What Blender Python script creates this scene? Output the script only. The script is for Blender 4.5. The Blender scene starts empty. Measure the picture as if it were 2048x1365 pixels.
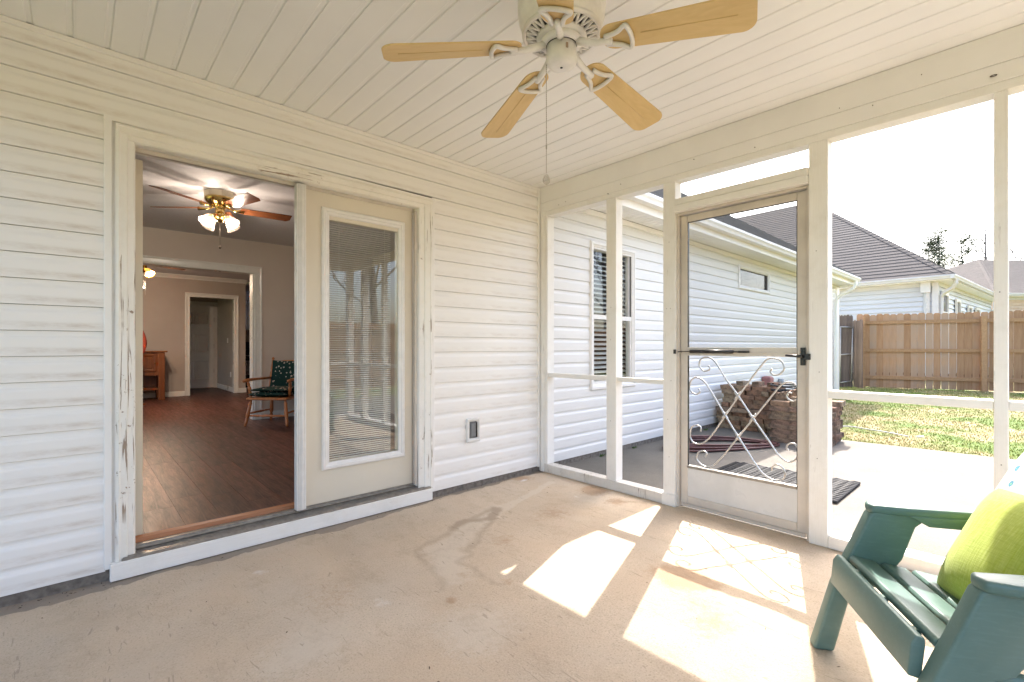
import bpy, math, random
import numpy as np
from mathutils import Vector, Matrix
random.seed(7); rng = np.random.default_rng(5)
S = bpy.context.scene
col = S.collection
R = math.radians

# ------------------------------------------------------------------ camera, sky, sun, exposure
cam_d = bpy.data.cameras.new('camera'); cam = bpy.data.objects.new('camera', cam_d); col.objects.link(cam)
cam.location = (-3.1508, -3.0696, 1.15)
cam.rotation_euler = (R(90), 0, R(47.5096 - 90))
cam_d.sensor_width = 36; cam_d.lens = 949 / 2048 * 36; cam_d.shift_y = 10 / 2048
cam_d.clip_start = .05; cam_d.clip_end = 2000
S.camera = cam
SUN = Vector((1.0, .34, 1.06 / .895)).normalized()
W = bpy.data.worlds.new('World'); S.world = W; W.use_nodes = True
wn = W.node_tree.nodes; wl = W.node_tree.links
sky = wn.new('ShaderNodeTexSky'); sky.sky_type = 'NISHITA'; sky.sun_disc = False
sky.sun_elevation = math.asin(SUN.z); sky.sun_rotation = math.atan2(SUN.x, SUN.y)
sky.air_density = 1.0; sky.dust_density = 4.0; sky.ozone_density = 1.0
wl.new(sky.outputs[0], wn['Background'].inputs[0]); wn['Background'].inputs[1].default_value = .15
sd = bpy.data.lights.new('sun', 'SUN'); sd.energy = 2.0; sd.angle = R(.42); sd.color = (1, .94, .87)
so = bpy.data.objects.new('sun', sd); col.objects.link(so)
so.rotation_euler = (-SUN).to_track_quat('-Z', 'Y').to_euler(); so.location = (20, 8, 25)
S.view_settings.view_transform = 'Standard'; S.view_settings.look = 'None'
S.view_settings.exposure = 2.52; S.view_settings.gamma = 1; S.view_settings.use_curve_mapping = False
S.cycles.max_bounces = 10; S.cycles.diffuse_bounces = 7; S.cycles.transparent_max_bounces = 12
S.cycles.use_denoising = True; S.cycles.denoising_input_passes = 'RGB_ALBEDO_NORMAL'; S.cycles.denoising_prefilter = 'ACCURATE'
S.cycles.caustics_reflective = False; S.cycles.caustics_refractive = False
S.cycles.sample_clamp_indirect = 6

# ------------------------------------------------------------------ material helpers
class N:
    def __init__(s, name):
        s.m = bpy.data.materials.new(name); s.m.use_nodes = True
        s.t = s.m.node_tree; s.n = s.t.nodes; s.l = s.t.links
        s.b = s.n['Principled BSDF']; s._c = None
    def node(s, typ, **kw):
        x = s.n.new(typ)
        for k, v in kw.items(): setattr(x, k, v)
        return x
    def put(s, sock, v):
        if hasattr(v, 'node'): s.l.new(v, sock)
        elif isinstance(v, (tuple, list)) and len(v) == 3 and sock.type == 'RGBA': sock.default_value = (*v, 1)
        else: sock.default_value = v
    def coord(s, scale=(1, 1, 1), kind='Object'):
        if s._c is None: s._c = s.node('ShaderNodeTexCoord')
        mp = s.node('ShaderNodeMapping'); s.l.new(s._c.outputs[kind], mp.inputs[0]); mp.inputs['Scale'].default_value = scale
        return mp.outputs[0]
    def noise(s, scale=5, detail=4, rough=.55, st=(1, 1, 1), dist=0):
        x = s.node('ShaderNodeTexNoise'); s.l.new(s.coord(st), x.inputs['Vector'])
        x.inputs['Scale'].default_value = scale; x.inputs['Detail'].default_value = detail
        x.inputs['Roughness'].default_value = rough; x.inputs['Distortion'].default_value = dist
        return x.outputs['Fac']
    def ramp(s, fac, a, b, ca=0., cb=1.):
        x = s.node('ShaderNodeMapRange'); x.clamp = True
        s.put(x.inputs[0], fac); x.inputs[1].default_value = a; x.inputs[2].default_value = b
        x.inputs[3].default_value = ca; x.inputs[4].default_value = cb
        return x.outputs[0]
    def math(s, op, a, b=0.):
        x = s.node('ShaderNodeMath', operation=op); s.put(x.inputs[0], a); s.put(x.inputs[1], b); return x.outputs[0]
    def mix(s, fac, a, b, mode='MIX'):
        x = s.node('ShaderNodeMix', data_type='RGBA', blend_type=mode)
        s.put(x.inputs[0], fac); s.put(x.inputs[6], a); s.put(x.inputs[7], b); return x.outputs[2]
    def attr(s, name):
        x = s.node('ShaderNodeAttribute'); x.attribute_name = name; return x
    def rnd(s):
        return s.node('ShaderNodeObjectInfo').outputs['Random']
    def bump(s, h, strength=.3, dist=.01):
        x = s.node('ShaderNodeBump'); x.inputs['Strength'].default_value = strength; x.inputs['Distance'].default_value = dist
        s.put(x.inputs['Height'], h); s.l.new(x.outputs[0], s.b.inputs['Normal']); return x
    def set(s, color=None, rough=None, metal=None, spec=None):
        if color is not None: s.put(s.b.inputs['Base Color'], color)
        if rough is not None: s.put(s.b.inputs['Roughness'], rough)
        if metal is not None: s.b.inputs['Metallic'].default_value = metal
        if spec is not None: s.b.inputs['Specular IOR Level'].default_value = spec
        return s.m

def plain(name, c, rough=.5, metal=0, var=.06, sc=8, spec=.5, bump=0):
    k = N(name); n = k.noise(sc, 4)
    c2 = tuple(max(0, x * (1 - var * 2)) for x in c)
    cc = k.mix(k.ramp(n, .35, .7), c, c2)
    k.set(cc, k.ramp(n, .3, .7, max(.05, rough - .06), rough + .06), metal, spec)
    if bump: k.bump(k.noise(sc * 12, 3), bump, .003)
    return k.m

def painted(name, c, axis='z', crack=1.0, dirt=.5):
    """weathered white paint: hairline splits along the grain that show brown wood"""
    k = N(name)
    st = {'x': (.06, 1, 1), 'y': (1, .06, 1), 'z': (1, 1, .06)}[axis]
    g = k.noise(95, 5, .6, st, .3)
    where = k.noise(3.1, 3, .6)
    f = k.math('MULTIPLY', k.ramp(g, .66 - .03 * crack, .70 - .03 * crack), k.ramp(where, .55, .66))
    dn = k.noise(6, 6, .7)
    base = k.mix(k.ramp(dn, .5, .8, 0, dirt), c, (c[0] * .72, c[1] * .68, c[2] * .6))
    fine = k.ramp(k.noise(160, 2, .5, st), .3, .75)
    base = k.mix(k.math('MULTIPLY', fine, .10), base, (c[0] * .6, c[1] * .56, c[2] * .5))
    k.set(k.mix(k.math('MULTIPLY', f, min(1, .9 * crack)), base, (.16, .105, .07)), .5)
    k.bump(k.math('SUBTRACT', k.math('MULTIPLY', fine, .15), f), .5, .003)
    return k.m

def woodmat(name, c1, c2, axis='z', sc=30, rough=.5, rndv=.35, gloss=.5, knots=False, grey=None):
    k = N(name); st = {'x': (.07, 1, 1), 'y': (1, .07, 1), 'z': (1, 1, .07)}[axis]
    g = k.noise(sc, 6, .65, st, .8)
    cc = k.mix(k.ramp(g, .3, .7), c1, c2)
    r = k.rnd()
    if grey: cc = k.mix(k.ramp(k.math('MULTIPLY', r, k.ramp(k.noise(2.2, 3), .3, .7, .4, 1.4)), .35, .85, 0, .75), cc, grey)
    if knots:
        v = k.node('ShaderNodeTexVoronoi'); k.l.new(k.coord((1, 1, .55)), v.inputs['Vector']); v.inputs['Scale'].default_value = 4.5
        cc = k.mix(k.ramp(v.outputs['Distance'], .10, .16, .8, 0), cc, (c2[0] * .35, c2[1] * .3, c2[2] * .28))
    hs = k.node('ShaderNodeHueSaturation'); k.l.new(cc, hs.inputs['Color'])
    k.l.new(k.ramp(r, 0, 1, 1 - rndv, 1 + rndv), hs.inputs['Value'])
    k.set(hs.outputs[0], rough, spec=gloss); k.bump(g, .25, .002)
    return k.m

M = {}
# vinyl siding: warm white, dirt lying in the cove of every course
def siding_mat(name, c, stain, zoff=.047, pitch=.1175):
    k = N(name)
    sp = k.node('ShaderNodeSeparateXYZ'); k.l.new(k.coord(), sp.inputs[0])
    ph = k.math('FRACT', k.math('DIVIDE', k.math('SUBTRACT', sp.outputs[2], zoff), pitch))
    band = k.math('MULTIPLY', k.ramp(ph, .60, .78), k.ramp(ph, .98, .84))
    rag = k.ramp(k.noise(28, 6, .7, (.35, 1, 1.6)), .35, .68)
    big = k.ramp(k.noise(1.3, 3), .38, .62)
    low = k.ramp(sp.outputs[2], 2.4, 1.2, .25, 1)
    f = k.math('MULTIPLY', k.math('MULTIPLY', band, rag), k.math('MULTIPLY', k.math('MULTIPLY', big, low), stain))
    n = k.noise(.9, 4)
    base = k.mix(k.ramp(n, .35, .7), c, tuple(x * .95 for x in c))
    k.set(k.mix(f, base, (.42, .33, .24)), .42, spec=.35)
    return k.m
M['siding'] = siding_mat('vinyl_siding', (.85, .83, .80), .5)
M['siding_out_dim'] = siding_mat('vinyl_siding_outer_dim', (.75, .74, .72), .25)  # same vinyl as the porch, colour darkened to offset the stronger light outside
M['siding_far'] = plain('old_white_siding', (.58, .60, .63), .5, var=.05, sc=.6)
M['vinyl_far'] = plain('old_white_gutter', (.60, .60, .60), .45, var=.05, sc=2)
M['vinyl'] = plain('vinyl_trim', (.85, .83, .80), .4, var=.03, sc=3)
M['ceiling'] = plain('vinyl_soffit', (.88, .87, .855), .38, var=.03, sc=1.5)
M['paint_z'] = painted('weathered_paint', (.83, .81, .77), 'z', .75, .35)
M['paint_x'] = painted('weathered_paint_x', (.83, .81, .77), 'x', .75, .35)
M['paint_y'] = painted('weathered_paint_y', (.83, .81, .77), 'y', .5, .35)
def peeling(name, c, axis):
    k = N(name); st = {'x': (.045, 1, 1), 'z': (1, 1, .045)}[axis]
    g = k.noise(60, 4, .55, st, .9); where = k.noise(1.9, 4, .65, (1, 1, 1)); chips = k.noise(26, 5, .7)
    f = k.math('MAXIMUM', k.math('MULTIPLY', k.ramp(g, .585, .61), k.ramp(where, .47, .54)), k.math('MULTIPLY', k.ramp(chips, .655, .67), k.ramp(where, .45, .5)))
    b = k.mix(k.ramp(k.noise(4, 6, .75), .45, .75, 0, .4), c, (c[0] * .78, c[1] * .74, c[2] * .66))
    k.set(k.mix(f, b, (.33, .25, .19)), .5); k.bump(k.math('SUBTRACT', 1, f), .7, .004); return k.m
M['casing_z'] = peeling('peeling_paint', (.82, .80, .75), 'z')
M['casing_x'] = peeling('peeling_paint_x', (.82, .79, .73), 'x')
M['beam'] = plain('beam_paint', (.85, .83, .80), .45, var=.04, sc=2, bump=.1)
M['cream'] = plain('cream_door_paint', (.70, .64, .53), .4, var=.03, sc=2, bump=.05)
M['white'] = plain('white_enamel', (.78, .76, .73), .35, var=.04, sc=20)
M['dirtywhite'] = plain('dusty_white_metal', (.82, .80, .77), .4, var=.06, sc=22)
M['alu'] = plain('beige_aluminium', (.66, .60, .53), .42, .1, var=.08, sc=6)
M['alu_mid'] = plain('dull_aluminium', (.42, .39, .35), .35, .7, var=.15, sc=30)
M['kick'] = plain('kick_panel_paint', (.70, .69, .67), .3, var=.05, sc=7)
M['black'] = plain('black_plastic', (.02, .02, .022), .3, var=.1)
M['silver'] = plain('silver_rod', (.62, .61, .6), .3, .8, var=.1, sc=30)
M['darkmetal'] = plain('old_bronze', (.12, .09, .07), .4, .7)
M['brass'] = plain('polished_brass', (.62, .44, .16), .18, 1, var=.1, sc=20)
M['rubber'] = plain('dark_rubber', (.025, .025, .027), .7, var=.2, sc=60, bump=.4)
M['gravel_edge'] = plain('rough_footing', (.23, .20, .17), .9, var=.25, sc=30, bump=.8)
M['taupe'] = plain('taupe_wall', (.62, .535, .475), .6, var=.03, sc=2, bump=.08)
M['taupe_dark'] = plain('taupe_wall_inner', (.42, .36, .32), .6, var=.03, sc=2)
M['ceil_in'] = plain('textured_ceiling', (.66, .64, .65), .7, var=.03, sc=30, bump=.9)
M['trim_in'] = plain('gloss_trim', (.74, .72, .68), .3, var=.02, sc=4)
M['door_in'] = plain('six_panel_paint', (.78, .77, .75), .35, var=.03, sc=4)
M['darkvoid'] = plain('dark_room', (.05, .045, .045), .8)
M['steel'] = plain('stainless', (.35, .35, .36), .3, .9)
M['oak'] = woodmat('cherry_oak', (.23, .075, .022), (.12, .035, .01), 'z', 22, .3, .05)
M['chairwood'] = woodmat('orange_maple', (.52, .20, .07), (.36, .115, .035), 'z', 30, .3, .08)
M['fanwood'] = woodmat('walnut_blade', (.20, .07, .025), (.11, .032, .012), 'x', 30, .25, .1)
M['fanwood_dark'] = woodmat('dark_blade', (.06, .025, .012), (.03, .012, .008), 'x', 30, .3, .1)
M['threshold_wood'] = woodmat('threshold_wood', (.50, .22, .10), (.36, .14, .06), 'x', 30, .4, 0)
M['fence'] = woodmat('cedar_fence', (.46, .275, .155), (.34, .19, .10), 'z', 26, .85, .2, .2, True, (.33, .245, .18))
M['fence_rail'] = woodmat('cedar_rail', (.44, .265, .14), (.33, .19, .10), 'y', 26, .85, .08, .2)
M['oldfence'] = woodmat('grey_fence', (.17, .135, .115), (.10, .08, .07), 'z', 30, .9, .15, .2, True)
M['bark'] = plain('bark', (.13, .10, .085), .9, var=.3, sc=6, bump=.6)
M['greybark'] = plain('grey_bark', (.17, .145, .13), .9, var=.3, sc=6)
def needles():
    k = N('pine_needles'); n = k.noise(.8, 3)
    k.set(k.mix(k.ramp(n, .35, .65), (.09, .13, .09), (.14, .16, .09)), .7); return k.m
M['needles'] = needles()

def concrete(name, c1, c2, spots=True, bumpv=.35):
    k = N(name)
    n = k.noise(1.4, 7, .62); n2 = k.noise(9, 5, .7); sp = k.noise(120, 4, .75)
    base = k.mix(k.ramp(n, .34, .66), c1, c2)
    base = k.mix(k.ramp(n2, .5, .8, 0, .35), base, tuple(x * .72 for x in c2))
    base = k.mix(k.ramp(sp, .54, .66, 0, .55), base, tuple(x * .42 for x in c2))
    base = k.mix(k.ramp(sp, .44, .28, 0, .4), base, tuple(min(1, x * 1.4) for x in c1))
    k.set(base, .8, spec=.25); k.bump(k.math('ADD', sp, k.math('MULTIPLY', n2, .6)), bumpv, .004)
    return k, base
k, b_ = concrete('patio_concrete', (.205, .185, .155), (.145, .13, .108), bumpv=.9); 
spx = k.node('ShaderNodeSeparateXYZ'); k.l.new(k.coord(), spx.inputs[0])
# ragged darker band along the house wall
nw = k.noise(2.2, 7, .75)
wall_band = k.math('MULTIPLY', k.ramp(k.math('ADD', spx.outputs[1], k.math('MULTIPLY', nw, 1.6)), -.55, .55), k.ramp(spx.outputs[0], 4.6, 3.2))
b2 = k.mix(k.math('MULTIPLY', wall_band, .34), b_, (.125, .12, .105))
k.set(b2); M['patio'] = k.m
# porch floor: painted tan concrete, stains come with the mesh
k, b_ = concrete('porch_concrete', (.61, .50, .38), (.51, .41, .305), bumpv=.8)
warm = k.ramp(k.noise(1.1, 5, .6, (1, 1, 1)), .42, .66, 0, .55)
b2 = k.mix(warm, b_, (.57, .425, .29))
grey = k.ramp(k.noise(.75, 4, .6, (1.3, .8, 1)), .5, .7, 0, .6)
b2 = k.mix(grey, b2, (.55, .48, .39))
jit = k.noise(26, 6, .75)
def layer(b, att, colr, amt, lo=.35, hi=.65):
    v = k.math('ADD', k.attr(att).outputs['Fac'], k.math('MULTIPLY', k.math('SUBTRACT', jit, .5), .9))
    return k.mix(k.ramp(v, lo, hi, 0, amt), b, colr)
b2 = layer(b2, 'pale', (.61, .525, .42), .6)
b2 = layer(b2, 'rust', (.36, .21, .11), .55)
b2 = layer(b2, 'dark', (.31, .23, .16), .68, .25, .95)
b2 = layer(b2, 'bare', (.26, .215, .175), .85, .45, .6)
b2 = layer(b2, 'chalk', (.74, .72, .70), .8, .5, .9)
b2 = k.mix(k.ramp(k.noise(5.5, 8, .8, (1, .6, 1)), .52, .70, 0, .5), b2, (.36, .27, .18))
scr = k.ramp(k.noise(30, 3, .5, (1, .16, 1), 2.5), .66, .70, 0, .45)
b2 = k.mix(scr, b2, (.25, .19, .14))
k.set(b2); M['floor'] = k.m

def glass(name, tint=(1, 1, 1), fac=.10):
    m = bpy.data.materials.new(name); m.use_nodes = True; t = m.node_tree; n = t.nodes; n.remove(n['Principled BSDF'])
    tr = n.new('ShaderNodeBsdfTransparent'); tr.inputs[0].default_value = (*tint, 1)
    gl = n.new('ShaderNodeBsdfGlossy'); gl.inputs['Roughness'].default_value = .005
    fr = n.new('ShaderNodeFresnel'); fr.inputs['IOR'].default_value = 1.5
    mp = n.new('ShaderNodeMapRange'); mp.inputs[3].default_value = fac; mp.inputs[4].default_value = 1; mp.inputs[1].default_value = .04
    mx = n.new('ShaderNodeMixShader'); t.links.new(fr.outputs[0], mp.inputs[0])
    ge = n.new('ShaderNodeNewGeometry'); mb_ = n.new('ShaderNodeMath'); mb_.operation = 'SUBTRACT'; mb_.inputs[0].default_value = 1; t.links.new(ge.outputs['Backfacing'], mb_.inputs[1])
    mu = n.new('ShaderNodeMath'); mu.operation = 'MULTIPLY'; t.links.new(mp.outputs[0], mu.inputs[0]); t.links.new(mb_.outputs[0], mu.inputs[1]); t.links.new(mu.outputs[0], mx.inputs[0])
    t.links.new(tr.outputs[0], mx.inputs[1]); t.links.new(gl.outputs[0], mx.inputs[2]); t.links.new(mx.outputs[0], n['Material Output'].inputs[0])
    return m
M['glass'] = glass('window_glass', (.94, .96, .95), .10)
M['crystal'] = glass('cut_crystal', (.92, .9, .88), .3)
def screenmat():
    m = bpy.data.materials.new('insect_screen'); m.use_nodes = True; t = m.node_tree; n = t.nodes
    n['Principled BSDF'].inputs['Base Color'].default_value = (.06, .06, .06, 1)
    tr = n.new('ShaderNodeBsdfTransparent'); mx = n.new('ShaderNodeMixShader'); mx.inputs[0].default_value = .16
    t.links.new(tr.outputs[0], mx.inputs[1]); t.links.new(n['Principled BSDF'].outputs[0], mx.inputs[2]); t.links.new(mx.outputs[0], n['Material Output'].inputs[0])
    return m
M['screen'] = screenmat()
def emit(name, c, s):
    m = bpy.data.materials.new(name); m.use_nodes = True; b = m.node_tree.nodes['Principled BSDF']
    b.inputs['Base Color'].default_value = (*c, 1); b.inputs['Emission Color'].default_value = (*c, 1); b.inputs['Emission Strength'].default_value = s
    return m
M['bulb'] = emit('lit_bulb', (1, .78, .48), 2.2)
M['amber'] = emit('lit_amber_shade', (1, .42, .08), .32)
def shademat():
    m = bpy.data.materials.new('ribbed_glass_shade'); m.use_nodes = True; t = m.node_tree; n = t.nodes
    p = n['Principled BSDF']; p.inputs['Base Color'].default_value = (.55, .45, .38, 1); p.inputs['Roughness'].default_value = .15
    tr = n.new('ShaderNodeBsdfTransparent'); tr.inputs[0].default_value = (1, .9, .8, 1)
    wv = n.new('ShaderNodeTexWave'); tc = n.new('ShaderNodeTexCoord'); 
    mx = n.new('ShaderNodeMixShader'); lw = n.new('ShaderNodeLayerWeight'); lw.inputs[0].default_value = .55
    mp = n.new('ShaderNodeMapRange'); mp.inputs[3].default_value = .22; mp.inputs[4].default_value = .75
    t.links.new(lw.outputs['Facing'], mp.inputs[0]); t.links.new(mp.outputs[0], mx.inputs[0])
    t.links.new(tr.outputs[0], mx.inputs[1]); t.links.new(p.outputs[0], mx.inputs[2]); t.links.new(mx.outputs[0], n['Material Output'].inputs[0])
    n.remove(wv); n.remove(tc)
    return m
M['shade'] = shademat()

def shingles(name, c, rotz=0, tilt=0):
    k = N(name)
    n = k.noise(4, 5, .7, (1, .35, 6)); sp = k.noise(90, 2)
    b = k.mix(k.ramp(n, .35, .65), c, tuple(x * .68 for x in c)); b = k.mix(k.ramp(sp, .5, .75, 0, .4), b, tuple(x * 1.7 for x in c))
    k.set(b, .9, spec=.2); k.bump(sp, .4, .004); return k.m
M['shingle'] = shingles('weathered_shingles', (.105, .092, .084))
M['shingle_own'] = shingles('grey_shingles', (.15, .14, .13))

def plankfloor():
    k = N('laminate_planks')
    g = k.noise(26, 8, .85, (1, .09, 1), 1.0); r = k.rnd()
    cc = k.mix(k.ramp(g, .40, .60), (.125, .045, .030), (.034, .012, .009))
    cc = k.mix(k.ramp(k.noise(3.5, 5, .7, (1, .5, 1), 1), .52, .74, 0, .65), cc, (.03, .013, .010))
    cc = k.mix(k.ramp(k.noise(30, 4, .7, (1, .05, 1), 2.2), .62, .72, 0, .5), cc, (.20, .105, .08))
    hs = k.node('ShaderNodeHueSaturation'); k.l.new(cc, hs.inputs['Color']); k.l.new(k.ramp(r, 0, 1, .8, 1.25), hs.inputs['Value'])
    k.set(hs.outputs[0], k.ramp(g, .3, .7, .34, .5), spec=.4); k.bump(g, .15, .001); return k.m
M['planks'] = plankfloor()

def brickmat(name, c1, c2, c3):
    k = N(name); r = k.rnd()
    cc = k.mix(k.ramp(r, .2, .8), c1, c2)
    cc = k.mix(k.ramp(k.noise(9, 6, .75), .44, .60, 0, .85), cc, c3)
    hs = k.node('ShaderNodeHueSaturation'); k.l.new(cc, hs.inputs['Color']); k.l.new(k.ramp(r, 0, 1, .8, 1.15), hs.inputs['Value'])
    k.set(hs.outputs[0], .9, spec=.2); k.bump(k.noise(70, 5, .7), .9, .006); return k.m
M['brick'] = brickmat('old_brick', (.34, .20, .13), (.29, .225, .15), (.085, .065, .05))
M['paver'] = brickmat('edging_stone', (.33, .205, .15), (.27, .20, .14), (.09, .07, .055))

def chairmat():
    k = N('green_resin'); n = k.noise(2.2, 5, .6); st = k.noise(120, 3, .6, (.2, 1, 1))
    cc = k.mix(k.ramp(n, .4, .66), (.098, .172, .145), (.135, .215, .185))
    cc = k.mix(k.ramp(st, .5, .75, 0, .25), cc, (.17, .28, .25))
    k.set(cc, .42, spec=.45); k.bump(st, .12, .002); return k.m
M['resin'] = chairmat()
def limemat():
    k = N('lime_woven_fabric')
    a = k.noise(190, 3, .6, (.06, 1, 1)); b = k.noise(190, 3, .6, (1, .06, 1))
    cc = k.mix(k.ramp(a, .35, .7), (.36, .44, .045), (.46, .53, .11)); cc = k.mix(k.ramp(b, .45, .75, 0, .55), cc, (.27, .35, .03))
    k.set(cc, .85, spec=.15); k.bump(k.math('ADD', a, b), .35, .002); k.b.inputs['Sheen Weight'].default_value = .2; return k.m
M['lime'] = limemat()
def floral(name, base, c1, c2, sc):
    k = N(name); v = k.node('ShaderNodeTexVoronoi'); k.l.new(k.coord(), v.inputs['Vector']); v.inputs['Scale'].default_value = sc
    n = k.noise(sc * 2.2, 3)
    d = k.math('ADD', v.outputs['Distance'], k.math('MULTIPLY', n, .35))
    cc = k.mix(k.ramp(d, .42, .46), c1, base); cc = k.mix(k.ramp(d, .30, .34), c2, cc)
    k.set(cc, .85, spec=.1); return k.m
M['floral'] = floral('green_floral_print', (.012, .035, .03), (.50, .42, .34), (.42, .2, .2), 22)
M['bluefloral'] = floral('blue_leaf_print', (.75, .74, .68), (.12, .32, .48), (.35, .6, .25), 20)
def fanmat():
    k = N('tan_fan_blade'); g = k.noise(20, 5, .7, (.25, 1, 1), 1)
    cc = k.mix(k.ramp(g, .38, .65), (.70, .51, .24), (.64, .455, .20)); cc = k.mix(k.ramp(k.noise(5, 4), .55, .75, 0, .35), cc, (.52, .35, .15))
    k.set(cc, .5); return k.m
M['blade'] = fanmat()
def grassmat():
    k = N('lawn_blades'); n = k.noise(.9, 5, .65); 
    a = k.attr('tone').outputs['Fac']
    green = k.mix(a, (.15, .20, .03), (.19, .235, .05)); straw = k.mix(a, (.29, .25, .10), (.35, .29, .14))
    f = k.ramp(k.math('ADD', n, k.math('MULTIPLY', k.math('SUBTRACT', a, .5), .10)), .40, .58)
    k.set(k.mix(f, green, straw), .8, spec=.15); return k.m
M['grass'] = grassmat()
k = N('lawn_ground'); k.set(k.mix(k.ramp(k.noise(.9, 6, .7), .44, .57), (.10, .16, .03), (.33, .27, .14)), .95); k.bump(k.noise(60, 4), .6, .01); M['lawn'] = k.m
M['hose'] = plain('maroon_hose', (.115, .042, .038), .45, var=.2, sc=12)
M['pink'] = plain('faded_red_plastic', (.34, .14, .13), .5, var=.1)
M['peach'] = plain('peach_stucco', (.62, .48, .36), .8)
M['soil'] = plain('leaf_litter', (.10, .06, .035), .9, var=.3, sc=40)

# ------------------------------------------------------------------ mesh helpers
class MB:
    def __init__(s): s.v = []; s.f = []; s.smooth = []
    def add(s, vs, fs, smooth=False):
        o = len(s.v); s.v += [tuple(map(float, v)) for v in vs]; s.f += [tuple(o + i for i in f) for f in fs]; s.smooth += [smooth] * len(fs); return s
    def box(s, x0, x1, y0, y1, z0, z1):
        return s.add([(x0, y0, z0), (x1, y0, z0), (x1, y1, z0), (x0, y1, z0), (x0, y0, z1), (x1, y0, z1), (x1, y1, z1), (x0, y1, z1)],
                     [(0, 3, 2, 1), (4, 5, 6, 7), (0, 1, 5, 4), (1, 2, 6, 5), (2, 3, 7, 6), (3, 0, 4, 7)])
    def prism(s, poly, a, b, fn):
        """poly of (p,q), extruded from a to b; fn(p,q,t) -> xyz"""
        n = len(poly); vs = [fn(p, q, a) for p, q in poly] + [fn(p, q, b) for p, q in poly]
        area = sum(poly[i][0] * poly[(i + 1) % n][1] - poly[(i + 1) % n][0] * poly[i][1] for i in range(n))
        A = Vector(fn(1, 0, 0)) - Vector(fn(0, 0, 0)); B = Vector(fn(0, 1, 0)) - Vector(fn(0, 0, 0)); Cc = Vector(fn(0, 0, 1)) - Vector(fn(0, 0, 0))
        flip = (A.cross(B).dot(Cc) * (b - a) * area) < 0
        fs = [tuple(range(n))[::-1], tuple(range(n, 2 * n))] + [(i, (i + 1) % n, n + (i + 1) % n, n + i) for i in range(n)]
        if flip: fs = [f[::-1] for f in fs]
        return s.add(vs, fs)
    def tube(s, pts, r, n=8, smooth=True, cap=True):
        pts = [Vector(p) for p in pts]; m = len(pts)
        rs = r if isinstance(r, (list, tuple)) else [r] * m
        t0 = (pts[1] - pts[0]).normalized(); up = Vector((0, 0, 1)) if abs(t0.z) < .9 else Vector((1, 0, 0))
        nrm = t0.cross(up).normalized(); vs = []
        for i, p in enumerate(pts):
            t = (pts[min(i + 1, m - 1)] - pts[max(i - 1, 0)])
            if t.length < 1e-9: t = t0
            t = t.normalized(); nrm = (nrm - t * nrm.dot(t))
            if nrm.length < 1e-6: nrm = t.orthogonal()
            nrm = nrm.normalized(); bb = t.cross(nrm)
            for k in range(n):
                a = 2 * math.pi * k / n; vs.append(p + (nrm * math.cos(a) + bb * math.sin(a)) * rs[i])
        fs = [(i * n + k, i * n + (k + 1) % n, (i + 1) * n + (k + 1) % n, (i + 1) * n + k) for i in range(m - 1) for k in range(n)]
        if cap: fs += [tuple(range(n))[::-1], tuple(range((m - 1) * n, m * n))]
        return s.add(vs, fs, smooth)
    def lathe(s, prof, n=24, c=(0, 0, 0), smooth=True, mod=None):
        m = len(prof); vs = []
        for i, (r, z) in enumerate(prof):
            for k in range(n):
                a = 2 * math.pi * k / n; rr = r * (mod(i, k) if mod else 1)
                vs.append((c[0] + rr * math.cos(a), c[1] + rr * math.sin(a), c[2] + z))
        fs = [(i * n + k, i * n + (k + 1) % n, (i + 1) * n + (k + 1) % n, (i + 1) * n + k) for i in range(m - 1) for k in range(n)]
        return s.add(vs, fs, smooth)
    def xf(s, mat):
        s.v = [tuple(mat @ Vector(v)) for v in s.v]; return s
    def mesh(s, name, mat):
        me = bpy.data.meshes.new(name); me.from_pydata(s.v, [], s.f)
        if any(s.smooth): me.polygons.foreach_set('use_smooth', s.smooth)
        if mat is not None: me.materials.append(mat)
        me.update(); return me

def link(name, me, parent=None, world=True):
    o = bpy.data.objects.new(name, me); col.objects.link(o)
    if parent:
        o.parent = parent
        if world: o.matrix_parent_inverse = WM[parent.name].inverted()
    WM[o.name] = (WM[parent.name] @ o.matrix_parent_inverse @ o.matrix_basis) if parent else o.matrix_basis.copy()
    return o
WM = {}
def obj(name, mb, mat, parent=None, world=True, bevel=0, seg=1, autos=False):
    me = mb.mesh(name, M[mat] if isinstance(mat, str) else mat); o = link(name, me, parent, world)
    if bevel:
        b = o.modifiers.new('bevel', 'BEVEL'); b.width = bevel; b.segments = seg; b.limit_method = 'ANGLE'; b.angle_limit = R(40)
        if seg > 1: me.polygons.foreach_set('use_smooth', [True] * len(me.polygons))
        if seg > 1:
            b.harden_normals = False
    return o
def thing(name, label, cat, loc=(0, 0, 0), rz=0, group=None):
    o = bpy.data.objects.new(name, None); col.objects.link(o); o.location = loc; o.rotation_euler = (0, 0, rz)
    o.empty_display_size = .1
    WM[o.name] = Matrix.Translation(loc) @ Matrix.Rotation(rz, 4, 'Z')
    o['label'] = label; o['category'] = cat
    if group: o['group'] = group
    return o
def tag(o, label, cat, group=None):
    o['label'] = label; o['category'] = cat
    if group: o['group'] = group
    return o
def struct(name, mb, mat, parent=None, **kw):
    o = obj(name, mb, mat, parent, **kw)
    if not parent: o['kind'] = 'structure'
    return o
def B(*a): return MB().box(*a)
def catmull(P, n=5):
    P = [Vector(p) for p in P]; out = []
    for i in range(len(P) - 1):
        a, b, c, d = P[max(i - 1, 0)], P[i], P[i + 1], P[min(i + 2, len(P) - 1)]
        for k in range(n):
            t = k / n; out.append(.5 * ((2 * b) + (c - a) * t + (2 * a - 5 * b + 4 * c - d) * t * t + (3 * b - a - 3 * c + d) * t ** 3))
    out.append(P[-1]); return out

CEIL = 2.605; PX0, PY0 = -4.3, -4.2     # porch ceiling height, far corner of the porch
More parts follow.
